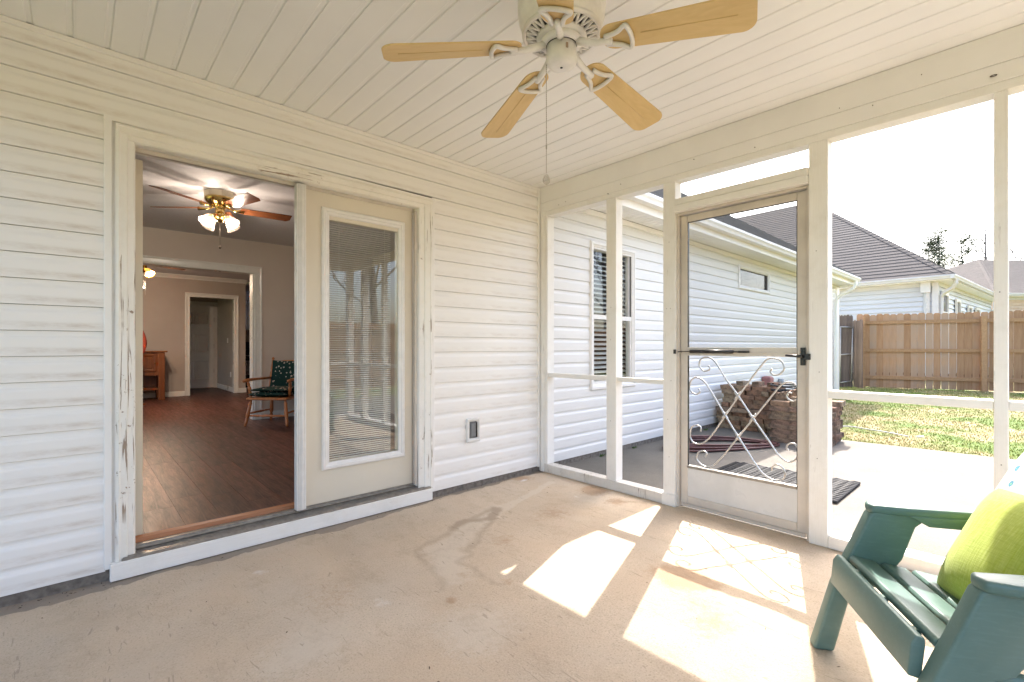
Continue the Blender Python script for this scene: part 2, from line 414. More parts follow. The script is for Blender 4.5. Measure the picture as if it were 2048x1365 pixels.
# ------------------------------------------------------------------ ground, lawn, slabs
def gz(x): 
    t = np.clip((x - 4.2) / 7.5, 0, 1); return -.02 + .12 * t * t * (3 - 2 * t)
xs = np.concatenate([[-300, -60, -20], np.arange(-8, 14, .5), [16, 20, 30, 60, 120, 400]]); ys = np.concatenate([[-300, -100, -40], np.arange(-14, 14, 1.), [20, 40, 120, 300]])
g = MB(); nx, ny = len(xs), len(ys)
g.add([(x, y, float(gz(x))) for y in ys for x in xs], [(j * nx + i, j * nx + i + 1, (j + 1) * nx + i + 1, (j + 1) * nx + i) for j in range(ny - 1) for i in range(nx - 1)], True)
struct('lawn', g, 'lawn')
pat = MB().prism([(.055, .0), (3.86, .0), (3.80, -1.5), (3.90, -3.1), (4.0, -7.0), (.055, -7.0)], -.12, -.004, lambda p, q, t: (p, q, t))
struct('patio_slab', pat, 'patio', bevel=.008)
struct('bounce_slab', B(-9, .05, -7.2, PY0 - .052, -.12, -.006), 'patio', bevel=.008)  # unseen slab added to bounce sunlight up into the porch
# porch floor: a fine sheet whose stains have their own shapes
def fbm(x, y, s=1.0, seed=0):
    r = np.zeros_like(x); a = 1
    rg = np.random.default_rng(seed)
    for o in range(5):
        for _ in range(3):
            th, ph = rg.uniform(0, 2 * np.pi, 2); f = s * 2 ** o * rg.uniform(.8, 1.3)
            r += a * np.sin(f * (x * np.cos(th) + y * np.sin(th)) + ph)
        a *= .55
    return r / 4
def seg_dist(X, Y, P):
    d = np.full(X.shape, 9.)
    for (ax, ay), (bx, by) in zip(P[:-1], P[1:]):
        vx, vy = bx - ax, by - ay; L = vx * vx + vy * vy + 1e-9
        t = np.clip(((X - ax) * vx + (Y - ay) * vy) / L, 0, 1)
        d = np.minimum(d, np.hypot(X - ax - t * vx, Y - ay - t * vy))
    return d
step = .018
fx = np.arange(PX0, .0561, step); fy = np.arange(PY0, .001, step); fx[-1] = .05; fy[-1] = 0
FX, FY = np.meshgrid(fx, fy)
wx = FX + .03 * fbm(FX, FY, 9, 1) + .012 * fbm(FX, FY, 40, 2); wy = FY + .03 * fbm(FX, FY, 9, 3) + .012 * fbm(FX, FY, 40, 4)
light = [(-.19, -.349), (-.663, -.467), (-.939, -.547)]
pL = [(-.949, -.5), (-1.264, -.56), (-1.432, -.624), (-1.569, -.677), (-1.719, -.749), (-1.774, -.94), (-1.814, -1.079), (-1.853, -1.181)]
pR = [(-.982, -.578), (-1.094, -.654), (-1.265, -.739), (-1.388, -.842), (-1.548, -.921), (-1.559, -.998), (-1.65, -1.013), (-1.639, -1.116), (-1.673, -1.256), (-1.648, -1.368)]
mid = [((a[0] + b[0]) / 2, (a[1] + b[1]) / 2) for a, b in zip(pL, pR[:8])]
def soft(d, w): return np.clip(1 - d / w, 0, 1)
pale = soft(seg_dist(wx, wy, light), .05) * 1.2 + soft(seg_dist(wx, wy, mid), .16) * .9 + .9 * soft(np.hypot(wx + 1.95, wy + 1.55), .35) + .75 * soft(np.hypot((wx + 2.5) * .8, wy + 1.2), .3)
dark = soft(seg_dist(wx, wy, pL), .05) * .62 + soft(seg_dist(wx, wy, pR), .05) * .66 + .35 * soft(seg_dist(wx, wy, mid[:5]), .14) + soft(seg_dist(wx, wy, [(-1.4, -.577), (-1.291, -.557), (-1.189, -.609), (-1.102, -.646), (-.948, -.539)]), .045) * .75
dark += soft(seg_dist(wx, wy, [(-.23, -.96), (-.16, -1.06), (-.08, -1.15)]), .05) * .8 + soft(np.abs(FX + .02) , .05) * .5 * (FY > -1.3) + .5 * soft(seg_dist(wx, wy, [(-1.88, -1.6), (-1.95, -1.555), (-1.99, -1.53)]), .02)
rust = .5 * np.clip(fbm(FX, FY, 2.2, 21) - .25, 0, 1) + soft(np.hypot(wx + .1, wy + .72), .22) + .8 * soft(np.hypot(wx + .22, wy + 1.0), .16) + .9 * soft(np.hypot(wx + 1.89, wy + 1.29), .05) + .6 * soft(np.hypot((wx + .75) * .8, wy + .85), .3) + .8 * soft(np.hypot(wx + .3, wy + .1), .2) + .45 * soft(np.hypot(wx + 2.3, (wy + .9) * .8), .5) + .6 * soft(np.hypot(wx + .95, (wy + 1.9) * .7), .3)
for (sx, sy, sr) in [(-1.3, -.95, .2), (-.9, -1.9, .2), (-1.2, -2.2, .25), (-2.6, -1.9, .3), (-1.72, -1.15, .1), (-1.6, -1.35, .1)]: rust += .6 * soft(np.hypot(wx - sx, wy - sy), sr)
edge = [(-4.7, -.10), (-3.1, -.10), (-2.9, -.10), (-2.166, -.112), (-1.978, -.135), (-1.865, -.131), (-1.543, -.101), (-1.25, -.06), (-1.1, -.05), (0, -.035)]
ey = np.interp(FX, [e[0] for e in edge], [e[1] for e in edge]); bare = np.clip((wy - ey + .02) / .02, 0, 1)
chalk = soft(np.hypot((wx + .336) * .7, (wy + .147)), .07) + .8 * soft(np.hypot(wx + .325, (wy + .73)), .06) + .7 * soft(np.hypot((wx + 2.45), (wy + .42) * 1.6), .13) + .7 * soft(np.hypot((wx + 2.15) * 1.2, (wy + 1.1) * 1.2), .16)
hz = .0016 * fbm(FX, FY, 3, 8) + .0008 * fbm(FX, FY, 30, 9) - .002 * np.clip(dark, 0, 1) * fbm(FX, FY, 50, 10) - .004 * bare
hz = np.minimum(hz, 0) - .0005
nf, nf2 = len(fx), len(fy)
me = bpy.data.meshes.new('porch_floor')
V = np.stack([FX.ravel(), FY.ravel(), hz.ravel()], 1)
ii, jj = np.meshgrid(np.arange(nf - 1), np.arange(nf2 - 1)); a0 = (jj * nf + ii).ravel()
F = np.stack([a0, a0 + 1, a0 + nf + 1, a0 + nf], 1)
me.from_pydata(V.tolist(), [], F.tolist()); me.polygons.foreach_set('use_smooth', [True] * len(me.polygons))
for nm, arr in (('pale', pale), ('dark', dark), ('rust', rust), ('bare', bare), ('chalk', chalk)):
    at = me.attributes.new(nm, 'FLOAT', 'POINT'); at.data.foreach_set('value', np.clip(arr, 0, 1).ravel().astype(np.float32))
me.materials.append(M['floor']); pf = link('porch_floor', me); pf['kind'] = 'structure'
struct('floor_slab', B(PX0 - .05, .054, PY0 - .05, 0, -.2, -.012), 'floor')

# ------------------------------------------------------------------ porch ceiling
pc = struct('porch_ceiling', B(PX0 - .1, .0, PY0 - .1, .2, 2.70, 2.72), 'darkvoid')
prof = [(0, 0), (.098, 0), (.104, .0045), (.118, .0045), (.1225, .001), (.1225, .007), (.1245, .007), (.1245, 0), (.1328, 0), (.1328, .016), (0, .016)]
cp = MB().prism(prof, PY0, -.012, lambda p, q, t: (p, t, CEIL + q)).mesh('ceiling_panel', M['ceiling'])
n = 0; x = -3.308 - .1135 - 10 * .133
while x < -.005 - .02:
    o = bpy.data.objects.new('ceiling_panel', cp); col.objects.link(o); o.location = (x, 0, 0); o.parent = pc; x += .133
# ------------------------------------------------------------------ the house
house = thing('house', 'white vinyl sided single storey house whose wall runs past the porch to the patio', 'house', (0, 0, 0))
DX0, DX1, DZ1 = -2.935, -1.295, 2.17      # patio door opening
# siding courses
ZB, PT = .047, .1175
sprof = [(-.0005, .0), (.0150, .0), (.0152, .002), (.0145, .070), (.0138, .077), (.0115, .084), (.0080, .091), (.0058, .099), (.0050, .107), (.0046, .1148), (.0018, .1160), (-.0005, .1160)]
cache = {}
def siding_piece(x0, x1, k, mat, z0=None, zc=None):
    L = round(x1 - x0, 3); key = (L, mat, zc)
    if key not in cache:
        pr = sprof if zc is None else [(a, min(b, zc)) for a, b in sprof]
        cache[key] = MB().prism(pr, 0, L, lambda p, q, t: (t, -p, q)).mesh('siding_plank', M[mat])
    o = bpy.data.objects.new('siding_plank', cache[key]); col.objects.link(o); o.parent = house; o.location = (x0, -.0, ZB + PT * k)
for k in range(22):
    z0, z1 = ZB + PT * k, ZB + PT * (k + 1)
    top = None if z1 < 2.58 else 2.58 - z0
    if z0 > 2.27: segs = [(PX0 - .05, -.03, 'siding')]
    elif z0 > 2.15: segs = [(PX0 - .05, -3.05, 'siding'), (-1.165, -.03, 'siding')]
    else: segs = [(PX0 - .05, -3.05, 'siding'), (-1.165, -.03, 'siding')]
    out = [(.01, 7.235, 'siding_out_dim'), (7.285, 9.98, 'siding_out_dim')]
    if 6 <= k <= 17: out = [(.01, .73, 'siding_out_dim'), (1.55, 7.235, 'siding_out_dim'), out[1]]
    if 17 <= k <= 19: out = ([(.01, .73, 'siding_out_dim'), (1.55, 4.42, 'siding_out_dim')] if k == 17 else [(.01, 4.42, 'siding_out_dim')]) + [(5.68, 7.235, 'siding_out_dim'), out[-1]]
    if z1 > 2.53: out = [(a, b, m) for a, b, m in out]
    for a, b, m in segs: siding_piece(a, b, k, m, zc=top)
    for a, b, m in out:
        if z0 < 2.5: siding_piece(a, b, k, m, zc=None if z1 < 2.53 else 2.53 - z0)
# backing wall with openings
wb = MB()
wb.box(-6.0, -3.0, .003, .15, -.1, 2.75); wb.box(-3.0, -1.24, .003, .15, 2.235, 2.75); wb.box(-3.0, -1.24, .003, .15, -.1, .06)
wb.box(-1.24, .77, .003, .15, -.1, 2.75); wb.box(.77, 1.51, .003, .15, -.1, .72); wb.box(.77, 1.51, .003, .15, 2.2, 2.75)
wb.box(1.51, 4.5, .003, .15, -.1, 2.7); wb.box(4.5, 5.6, .003, .15, -.1, 2.1); wb.box(4.5, 5.6, .003, .15, 2.37, 2.7); wb.box(5.6, 9.98, .003, .15, -.1, 2.7)
obj('wall', wb, 'darkvoid', house)
obj('foundation', B(-6, 9.99, -.004, .003, -.1, ZB + .002), 'gravel_edge', house)
obj('end_wall', B(9.98, 10.12, .0, 9, -.1, 2.62), 'siding_out_dim', house)
# corner and edge trims
obj('corner_trim', B(-.034, -.012, -.026, .002, .04, CEIL), 'vinyl', house, bevel=.003)
obj('corner_trim', B(-.012, .005, -.020, .002, .04, CEIL), 'vinyl', house)
obj('corner_trim', B(7.235, 7.285, -.022, .002, .04, 2.53), 'vinyl', house, bevel=.003)
obj('corner_trim', B(9.90, 10.14, -.024, .10, .04, 2.55), 'vinyl', house, bevel=.003)
obj('top_trim', B(-4.7, -.0345, -.024, .0, 2.5765, CEIL - .001), 'vinyl', house, bevel=.003)
obj('frieze_board', B(.10, 9.9, -.026, .0, 2.50, 2.556), 'vinyl', house, bevel=.004)
# J channels round the patio door
obj('door_channel', B(-3.056, -3.024, -.024, .002, .055, 2.2805), 'vinyl', house, bevel=.003)
obj('door_channel', B(-1.176, -1.155, -.024, .002, .055, 2.262), 'vinyl', house, bevel=.003)
obj('door_channel', MB().add([(-3.0565, -.025, 2.281), (-1.155, -.025, 2.263), (-1.155, -.025, 2.24), (-3.0565, -.025, 2.258), (-3.0565, .002, 2.281), (-1.155, .002, 2.263), (-1.155, .002, 2.24), (-3.0565, .002, 2.258)],
    [(0, 1, 2, 3)[::-1], (4, 5, 6, 7), (0, 4, 5, 1), (3, 2, 6, 7), (0, 3, 7, 4), (1, 5, 6, 2)]), 'vinyl', house)
# weathered casing and jambs
def casing_prof(w): return [(0, 0), (0, .030), (.012, .034), (.020, .030), (w * .55, .028), (w * .62, .021), (w - .008, .019), (w, .012), (w, 0)]
wL = 3.012 - 2.938
obj('door_casing', MB().prism([(a, b) for a, b in casing_prof(.078)], .086, 2.245, lambda p, q, t: (-3.0125 + p, -.002 - q, t)), 'casing_z', house)
obj('door_casing', MB().prism([(a, b) for a, b in casing_prof(.112)], .086, 2.245, lambda p, q, t: (-1.180 - p, -.002 - q, t)), 'casing_z', house)
obj('door_casing', MB().prism([(a, b) for a, b in casing_prof(.078)], -3.012, -1.181, lambda p, q, t: (t, -.003 - q - .002, 2.2505 - p)), 'casing_x', house)
obj('casing_filler', B(-3.0235, -3.0125, -.015, .002, .086, 2.258), 'white', house)
obj('door_jamb', B(-2.966, -2.936, .0, .15, .11, 2.17), 'cream', house, bevel=.002)
obj('door_jamb', B(-1.296, -1.266, .0, .15, .11, 2.17), 'paint_z', house, bevel=.002)
obj('door_jamb', B(-2.966, -1.266, .0, .15, 2.171, 2.20), 'paint_x', house, bevel=.002)
obj('door_stop', B(-2.935, -1.297, .035, .060, 2.150, 2.1705), 'alu', house)
obj('door_stop', B(-1.311, -1.2965, .0, .018, .13, 2.150), 'alu', house)
obj('skirt_board', B(-3.034, -1.19, -.052, -.005, .0, .0865), 'paint_x', house, bevel=.003)
th = MB(); th.box(-2.99, -1.20, -.045, .02, .087, .097)
for q in range(5): th.box(-2.985, -1.21, -.040 + q * .015, -.034 + q * .015, .097, .1015 + .002 * q)
th.box(-2.936, -1.296, .02, .10, .06, .116); th.box(-2.936, -1.296, .045, .055, .116, .125)
obj('threshold', th, 'alu_mid', house)
obj('threshold_strip', MB().prism([(0, 0), (.01, .02), (.035, .027), (.05, .02), (.055, 0)], -2.93, -1.30, lambda p, q, t: (t, .100 + p, .1165 + q)), 'threshold_wood', house)
# patio door leaf (fixed right one) with glazed frame and blind between the panes
def bevel_frame(mb, x0, x1, z0, z1, y0, w, d):
    """picture frame of a stepped profile, outer edge x0..x1, z0..z1, standing proud of y0 by d"""
    prof = [(0, 0), (0, d * .6), (w * .18, d), (w * .5, d), (w * .62, d * .7), (w * .9, d * .55), (w, d * .2), (w, 0)]
    C4 = [(x0, z0, 1, 1), (x1, z0, -1, 1), (x1, z1, -1, -1), (x0, z1, 1, -1)]
    vs = []
    for cx_, cz_, sx, sz in C4:
        for p, q in prof: vs.append((cx_ + sx * p, y0 - q, cz_ + sz * p))
    m = len(prof); fs = []
    for i in range(4):
        j = (i + 1) % 4
        for k in range(m - 1): fs.append((i * m + k, j * m + k, j * m + k + 1, i * m + k + 1))
    mb.add(vs, fs); return mb
def door_leaf(name, x0, x1, y0):
    gx0, gx1, gz0, gz1 = x0 + .185, x1 - .115, .385, 1.985
    m = MB(); zb, zt = .130, 2.150
    m.box(x0, gx0, y0, y0 + .044, zb, zt); m.box(gx1, x1, y0, y0 + .044, zb, zt)
    m.box(gx0, gx1, y0, y0 + .044, zb, gz0); m.box(gx0, gx1, y0, y0 + .044, gz1, zt)
    d = obj(name, m, 'cream', house)
    obj('glass_frame', bevel_frame(MB(), gx0 - .052, gx1 + .048, gz0 - .045, gz1 + .07, y0, .05, .018), 'white', d)
    obj('glass_frame', bevel_frame(MB(), gx0 - .052, gx1 + .048, gz0 - .045, gz1 + .07, y0 + .044, .05, -.018), 'white', d)
    gi = MB(); gi.box(gx0 - .004, gx0 + .002, y0 + .004, y0 + .04, gz0, gz1 + .02); gi.box(gx1 - .002, gx1 + .004, y0 + .004, y0 + .04, gz0, gz1 + .02); gi.box(gx0, gx1, y0 + .004, y0 + .04, gz1 - .004, gz1 + .022); gi.box(gx0, gx1, y0 + .004, y0 + .04, gz0 - .01, gz0 + .002)
    obj('blind_head_rail', gi, 'cream', d)
    return d, (gx0, gx1, gz0, gz1)
leaf, (gx0, gx1, gz0, gz1) = door_leaf('patio_door', -2.115, -1.3125, .040)
obj('glass_pane', B(gx0, gx1, .0455, .0485, gz0, gz1), 'glass', leaf)
sl = MB(); zz = gz0 + .012
while zz < gz1 - .02:
    sl.add([(gx0 + .006, .0555, zz - .0030), (gx1 - .05, .0555, zz - .0030), (gx1 - .05, .0665, zz + .0034), (gx0 + .006, .0665, zz + .0034)], [(0, 1, 2, 3)]); zz += .0146
bs = obj('blind_slats', sl, 'white', leaf); bs['kind'] = 'stuff'
lc = MB(); 
for xx in (gx0 + .07, gx1 - .10): lc.tube([(xx, .0535, gz0), (xx, .0535, gz1)], .0012, 4)
obj('ladder_cord', lc, 'white', leaf)
ast = MB()
for q in range(5): ast.box(-2.1475 + q * .0115, -2.1385 + q * .0115, -.004 - (2 - abs(q - 2)) * .003, .045, .128, 2.160)
ast.box(-2.148, -2.092, .006, .045, .128, 2.160)
obj('astragal', ast, 'white', leaf)
# left leaf, swung open into the room, seen on edge
dl = MB(); dl.box(-2.931, -2.889, .155, .255, .13, 2.15); dl.box(-2.931, -2.889, .80, .93, .13, 2.15); dl.box(-2.931, -2.889, .255, .80, .13, .385); dl.box(-2.931, -2.889, .255, .80, 1.985, 2.15)
dopen = obj('patio_door', dl.xf(Matrix.Translation((-2.931, .155, 0)) @ Matrix.Rotation(R(14), 4, 'Z') @ Matrix.Translation((2.931, -.155, 0))), 'cream', house)
dopen['label'] = 'open leaf of the double door swung back into the room'
obj('glass_pane', B(-2.912, -2.908, .255, .80, .385, 1.985).xf(Matrix.Translation((-2.931, .155, 0)) @ Matrix.Rotation(R(14), 4, 'Z') @ Matrix.Translation((2.931, -.155, 0))), 'glass', dopen)
for zc in (.33, .98, 1.42, 1.78): obj('hinge', B(-2.9362, -2.9335, .06, .145, zc, zc + .105), 'darkmetal', house)
# ------------- exterior window
wd = MB(); X0, X1, Z0_, Z1_ = .73, 1.55, .69, 2.237
wf = obj('window', bevel_frame(MB(), X0, X1, Z0_, Z1_, -.004, .062, .032), 'white', house)
sash = MB(); ix0, ix1, iz0, iz1 = X0 + .06, X1 - .06, Z0_ + .06, Z1_ - .055
sash.box(ix0, ix1, -.012, .03, 1.432, 1.478)
for a, b in ((ix0, ix0 + .022), (ix1 - .022, ix1)): sash.box(a, b, -.006, .05, iz0, 1.432); sash.box(a, b, .012, .055, 1.478, iz1)
sash.box(ix0 + .022, ix1 - .022, -.006, .05, iz0, iz0 + .03); sash.box(ix0 + .022, ix1 - .022, .012, .055, iz1 - .02, iz1)
obj('sash', sash, 'white', wf)
obj('window_pane', B(ix0, ix1, .022, .025, iz0, 1.45), 'glass', wf); obj('window_pane', B(ix0, ix1, .034, .037, 1.46, iz1), 'glass', wf)
zz = iz0 + .02
slm = MB().add([(ix0 - .02, .060, -.012), (ix1 + .02, .060, -.012), (ix1 + .02, .103, .012), (ix0 - .02, .103, .012), (ix0 - .02, .060, -.009), (ix1 + .02, .060, -.009), (ix1 + .02, .103, .015), (ix0 - .02, .103, .015)], [(0, 3, 2, 1), (4, 5, 6, 7), (0, 1, 5, 4), (2, 3, 7, 6), (1, 2, 6, 5), (3, 0, 4, 7)]).mesh('blind_slat', M['white'])
while zz < iz1 + .02:
    o = bpy.data.objects.new('blind_slat', slm); col.objects.link(o); o.location = (0, 0, zz); o.parent = wf; zz += .050
obj('sash_lock', B(1.02, 1.06, -.02, 0, 1.478, 1.492).box(1.20, 1.24, -.02, 0, 1.478, 1.492), 'white', wf)
for a in range(2):  # dark room behind
    pass
obj('room_behind', B(.45, 3, 1.2, 1.25, 0, 2.6), 'darkvoid', house)  # near-black sheet, the unlit room's darkness put into its colour
# small high window
vw = obj('vent_window', bevel_frame(MB(), 4.40, 5.70, 2.043, 2.418, -.004, .062, .03), 'white', house)
obj('window_pane', B(4.47, 5.63, .012, .015, 2.11, 2.37), 'glass', vw)
# eaves: soffit, fascia, gutter, roof
sof = MB(); x = .70
for q in range(93):
    sof.box(x + q * .1, x + q * .1 + .088, -.335, -.0262, 2.557, 2.566); sof.box(x + q * .1 + .088, x + q * .1 + .1, -.335, -.0262, 2.561, 2.566)
s_ = obj('soffit', sof, 'ceiling', house)
obj('fascia', B(.657, 10.0, -.360, -.336, 2.535, 2.70), 'vinyl', house, bevel=.004)
def gutter_prof(): return [(0, 0), (.085, 0), (.095, .03), (.112, .055), (.112, .085), (.104, .085), (.104, .06), (.088, .036), (.08, .008), (.006, .008), (.006, .08), (0, .08)]
obj('gutter', MB().prism(gutter_prof(), .657, 10.02, lambda p, q, t: (t, -.361 - p, 2.612 + q)), 'vinyl', house)
def gable_end():
    m = MB(); m.box(10.0, 10.13, -.36, .02, 2.535, 2.7); return m
obj('eave_end', gable_end(), 'vinyl', house)
dsp = MB()
def sq_tube(mb, P, a, b):
    P = [Vector(p) for p in P]; vs = []
    for i, p in enumerate(P):
        t = (P[min(i + 1, len(P) - 1)] - P[max(i - 1, 0)]).normalized(); s_1 = Vector((1, 0, 0)); n_ = t.cross(s_1).normalized()
        for sx, sn in ((-1, -1), (1, -1), (1, 1), (-1, 1)): vs.append(p + s_1 * sx * a / 2 + n_ * sn * b / 2)
    fs = [(i * 4 + k, i * 4 + (k + 1) % 4, (i + 1) * 4 + (k + 1) % 4, (i + 1) * 4 + k) for i in range(len(P) - 1) for k in range(4)] + [(3, 2, 1, 0), tuple(len(P) * 4 - 4 + q for q in range(4))]
    mb.add(vs, fs); return mb
sq_tube(dsp, [(9.75, -.42, 2.62), (9.75, -.42, 2.52), (9.72, -.38, 2.44), (9.68, -.14, 2.30), (9.66, -.08, 2.22), (9.66, -.065, 2.1), (9.66, -.065, .12), (9.66, -.2, .04)], .075, .06)
obj('downspout', dsp, 'vinyl', house, bevel=.008)
def hip_roof(mb, sgn_pts, pitch, ov_z, step=.14, lip=.012):
    pass
def stepped_face(mb, A, Bp, up, inn, height_per_in, n, hipA, hipB, st):
    """courses of shingles: eave A->B, rows step inwards; hipA/hipB shorten each row along the eave (m per m)"""
    A, Bp, inn = Vector(A), Vector(Bp), Vector(inn); e = (Bp - A).normalized()
    for i in range(n):
        d0, d1 = i * st, (i + 1) * st
        p0, p1 = A + inn * d0 + e * hipA * d0, Bp + inn * d0 - e * hipB * d0
        q0, q1 = A + inn * d1 + e * hipA * d1, Bp + inn * d1 - e * hipB * d1
        if (p1 - p0).dot(e) < .05: break
        if (q1 - q0).dot(e) < 0: q0 = q1 = (q0 + q1) / 2
        h0, h1 = d0 * height_per_in, d1 * height_per_in; L = .018
        U = Vector((0, 0, 1))
        mb.add([p0 + U * h0, p1 + U * h0, p1 + U * (h0 + L), p0 + U * (h0 + L), q1 + U * h1, q0 + U * h1], [(0, 1, 2, 3), (3, 2, 4, 5)])
own = MB()
stepped_face(own, (.66, -.465, 2.700), (10.15, -.465, 2.700), 0, (0, 1, 0), .70, 38, 0, 1, .14)
stepped_face(own, (10.15, -.465, 2.700), (10.15, 10.2, 2.700), 0, (-1, 0, 0), .70, 38, 1, 1, .14)
stepped_face(own, (-6.5, .0, 2.86), (.3, .0, 2.86), 0, (0, 1, 0), .60, 36, 0, 0, .14)
stepped_face(own, (10.15, 11.5, 2.70), (-6.5, 11.5, 2.70), 0, (0, -1, 0), .62, 42, 0, 0, .14)
rf = obj('roof', own, 'shingle_own', house); rf['kind'] = 'stuff'
rw = MB().box(.657, .70, -.334, 0, 2.5665, 2.86)
obj('eave_return', rw, 'vinyl', house)
# porch roof over the ceiling, with its own eave
obj('porch_roof', B(PX0 - .3, .62, PY0 - .3, -.02, 2.735, 2.80), 'shingle_own', house)
obj('porch_fascia', B(.58, .655, PY0 - .3, -.30, 2.618, 2.80), 'vinyl', house, bevel=.004)
obj('porch_soffit', B(.095, .58, PY0 - .3, -.04, 2.64, 2.65), 'ceiling', house)

# electrical outlet on the siding
ou = thing('wall_outlet', 'grey covered electrical outlet in a white block on the siding right of the door', 'outlet', (-.785, -.015, .47))
obj('mounting_block', bevel_frame(MB(), -.852, -.719, .375, .567, -.012, .03, .022), 'white', ou)
obj('cover', B(-.823, -.748, -.024, -.008, .405, .538), plain('grey_cover', (.14, .145, .15), .4), ou, bevel=.004)
obj('cover_lid', B(-.812, -.765, -.030, -.0245, .42, .523), plain('grey_lid', (.20, .205, .21), .35), ou, bevel=.003)
obj('cover_hinge', B(-.758, -.750, -.032, -.0245, .41, .53), 'black', ou)

# ------------------------------------------------------------------ screen wall of the porch
sw = thing('screen_wall', 'weathered white timber screen wall with posts and rails closing the porch', 'screen wall', (0, -2.2, 0))
T = .09
def post(y0, y1, z0, z1, mat='paint_z', x0=0., x1=T, name='post'): return obj(name, B(x0, x1, y0, y1, z0, z1), mat, sw, bevel=.003)
post(-.107, -.026, .0755, 2.33)
obj('corner_post', B(-.010, -.0005, -.070, -.027, .0, 2.375), 'paint_z', sw, bevel=.002)
post(-.851, -.757, .0755, 2.33)
post(-1.356, -1.262, .0, 2.33, x0=-.001); obj('post_foot', B(-.012, T + .005, -1.362, -1.256, .0, .085), 'paint_z', sw, bevel=.003)
post(-2.292, -2.196, .0, 2.33, x0=-.001)
post(-3.003, -2.955, .0755, 2.33, 'paint_z', 0, .075); post(-3.66, -3.58, .0755, 2.33); post(PY0, PY0 + .1, .0, 2.33)
obj('sill_plate', B(-.004, T, -1.2555, -.002, .0, .075), painted('sill_paint', (.70, .66, .60), 'z', 2.4, .8), sw, bevel=.004)
obj('sill_plate', B(-.004, T + .03, PY0, -2.2925, .0, .07), 'paint_y', sw, bevel=.004)
obj('rail', B(.008, T, -.7565, -.1075, .868, .905), 'paint_y', sw, bevel=.003)
obj('rail', B(.008, T, -1.2615, -.8515, .868, .903), 'paint_y', sw, bevel=.003)
obj('rail', B(.004, T, -2.9545, -2.2925, .852, .895), 'paint_y', sw, bevel=.003)
obj('rail', B(.004, T, -3.58, -3.0035, .852, .895), 'paint_y', sw, bevel=.003); obj('rail', B(.004, T, PY0 + .1, -3.66, .852, .895), 'paint_y', sw, bevel=.003)
obj('top_plate', B(.0, T + .005, PY0, -.002, 2.3305, 2.374), 'paint_y', sw, bevel=.003)
obj('beam', B(-.004, T + .01, PY0, -.002, 2.3745, 2.458), 'beam', sw, bevel=.003)
obj('beam', B(-.008, T + .01, PY0, -.002, 2.4585, CEIL - .002), 'beam', sw, bevel=.002)
obj('beam_core', B(T - .02, T + .012, PY0, -.03, CEIL, 2.73), 'vinyl', sw)
obj('transom', B(-.014, .055, -2.1955, -1.3565, 2.150, 2.196), 'paint_y', sw, bevel=.003)
obj('transom', B(-.024, .055, -2.1955, -1.3565, 2.100, 2.1465), 'paint_y', sw, bevel=.003)
# door stops (aluminium z-bar)
zb = MB(); zb.box(.02, .10, -1.372, -1.3565, .0, 2.10); zb.box(.02, .10, -2.1955, -2.180, .0, 2.10); zb.box(.02, .10, -2.180, -1.372, 2.084, 2.0995)
obj('door_frame', zb, 'alu', sw, bevel=.002)
nh = MB()
for (a_, b_) in ((-.80, .55), (-.80, 1.2), (-.803, 1.46), (-1.31, .35), (-1.30, .62), (-1.325, .9), (-1.29, 1.42), (-1.32, 1.42), (-1.31, 1.9), (-2.24, .5), (-2.25, 1.0), (-2.235, 1.7), (-2.98, .6), (-2.975, 1.4)):
    nh.box(-.0025, .003, a_ - .002, a_ + .002, b_ - .002, b_ + .002)
for (a_, b_) in ((-.25, 2.40), (-.33, 2.41), (-.9, 2.42), (-1.5, 2.44), (-1.9, 2.40), (-2.35, 2.48), (-2.5, 2.44), (-2.7, 2.52)): nh.box(-.0105, .0, a_ - .002, a_ + .002, b_ - .002, b_ + .002)
nho = obj('nail_heads', nh, 'darkmetal', sw); nho['kind'] = 'stuff'
obj('screw_eye', MB().tube([(-.012 - .008 * math.sin(a), -2.955 + .011 * math.cos(a), 2.41 - .004) for a in [q * .5 for q in range(13)]], .002, 6), 'darkmetal', sw)
obj('screw_eye', MB().tube([(-.004, -.775, 2.37), (-.02, -.785, 2.372), (-.022, -.80, 2.362)], .002, 6), 'darkmetal', sw)
# other two sides of the porch (behind and left of the camera)
for (x_) in (-.95, -1.9, -2.85, -3.8): obj('post', B(x_ - .045, x_ + .045, PY0, PY0 + T, .075, 2.33), 'paint_z', sw, bevel=.003)
obj('sill_plate', B(PX0, -.002, PY0, PY0 + T, .0, .075), 'paint_x', sw); obj('rail', B(PX0 + .1, -.01, PY0 + .002, PY0 + T - .004, .86, .90), 'paint_x', sw)
obj('beam', B(PX0, -.01, PY0, PY0 + T, 2.3305, CEIL - .003), 'beam', sw)
for y_ in (-.2, -1.6, -3.0): obj('post', B(PX0, PX0 + T, y_ - .045, y_ + .045, .075, 2.33), 'paint_z', sw, bevel=.003)
obj('post', B(PX0, PX0 + .1, PY0 + T + .002, PY0 + .2, .0, 2.33), 'paint_z', sw)
obj('sill_plate', B(PX0, PX0 + T, PY0 + T + .002, -.03, .0, .074), 'paint_y', sw)
obj('beam', B(PX0, PX0 + T, PY0 + T + .002, -.03, 2.331, CEIL - .003), 'beam', sw)

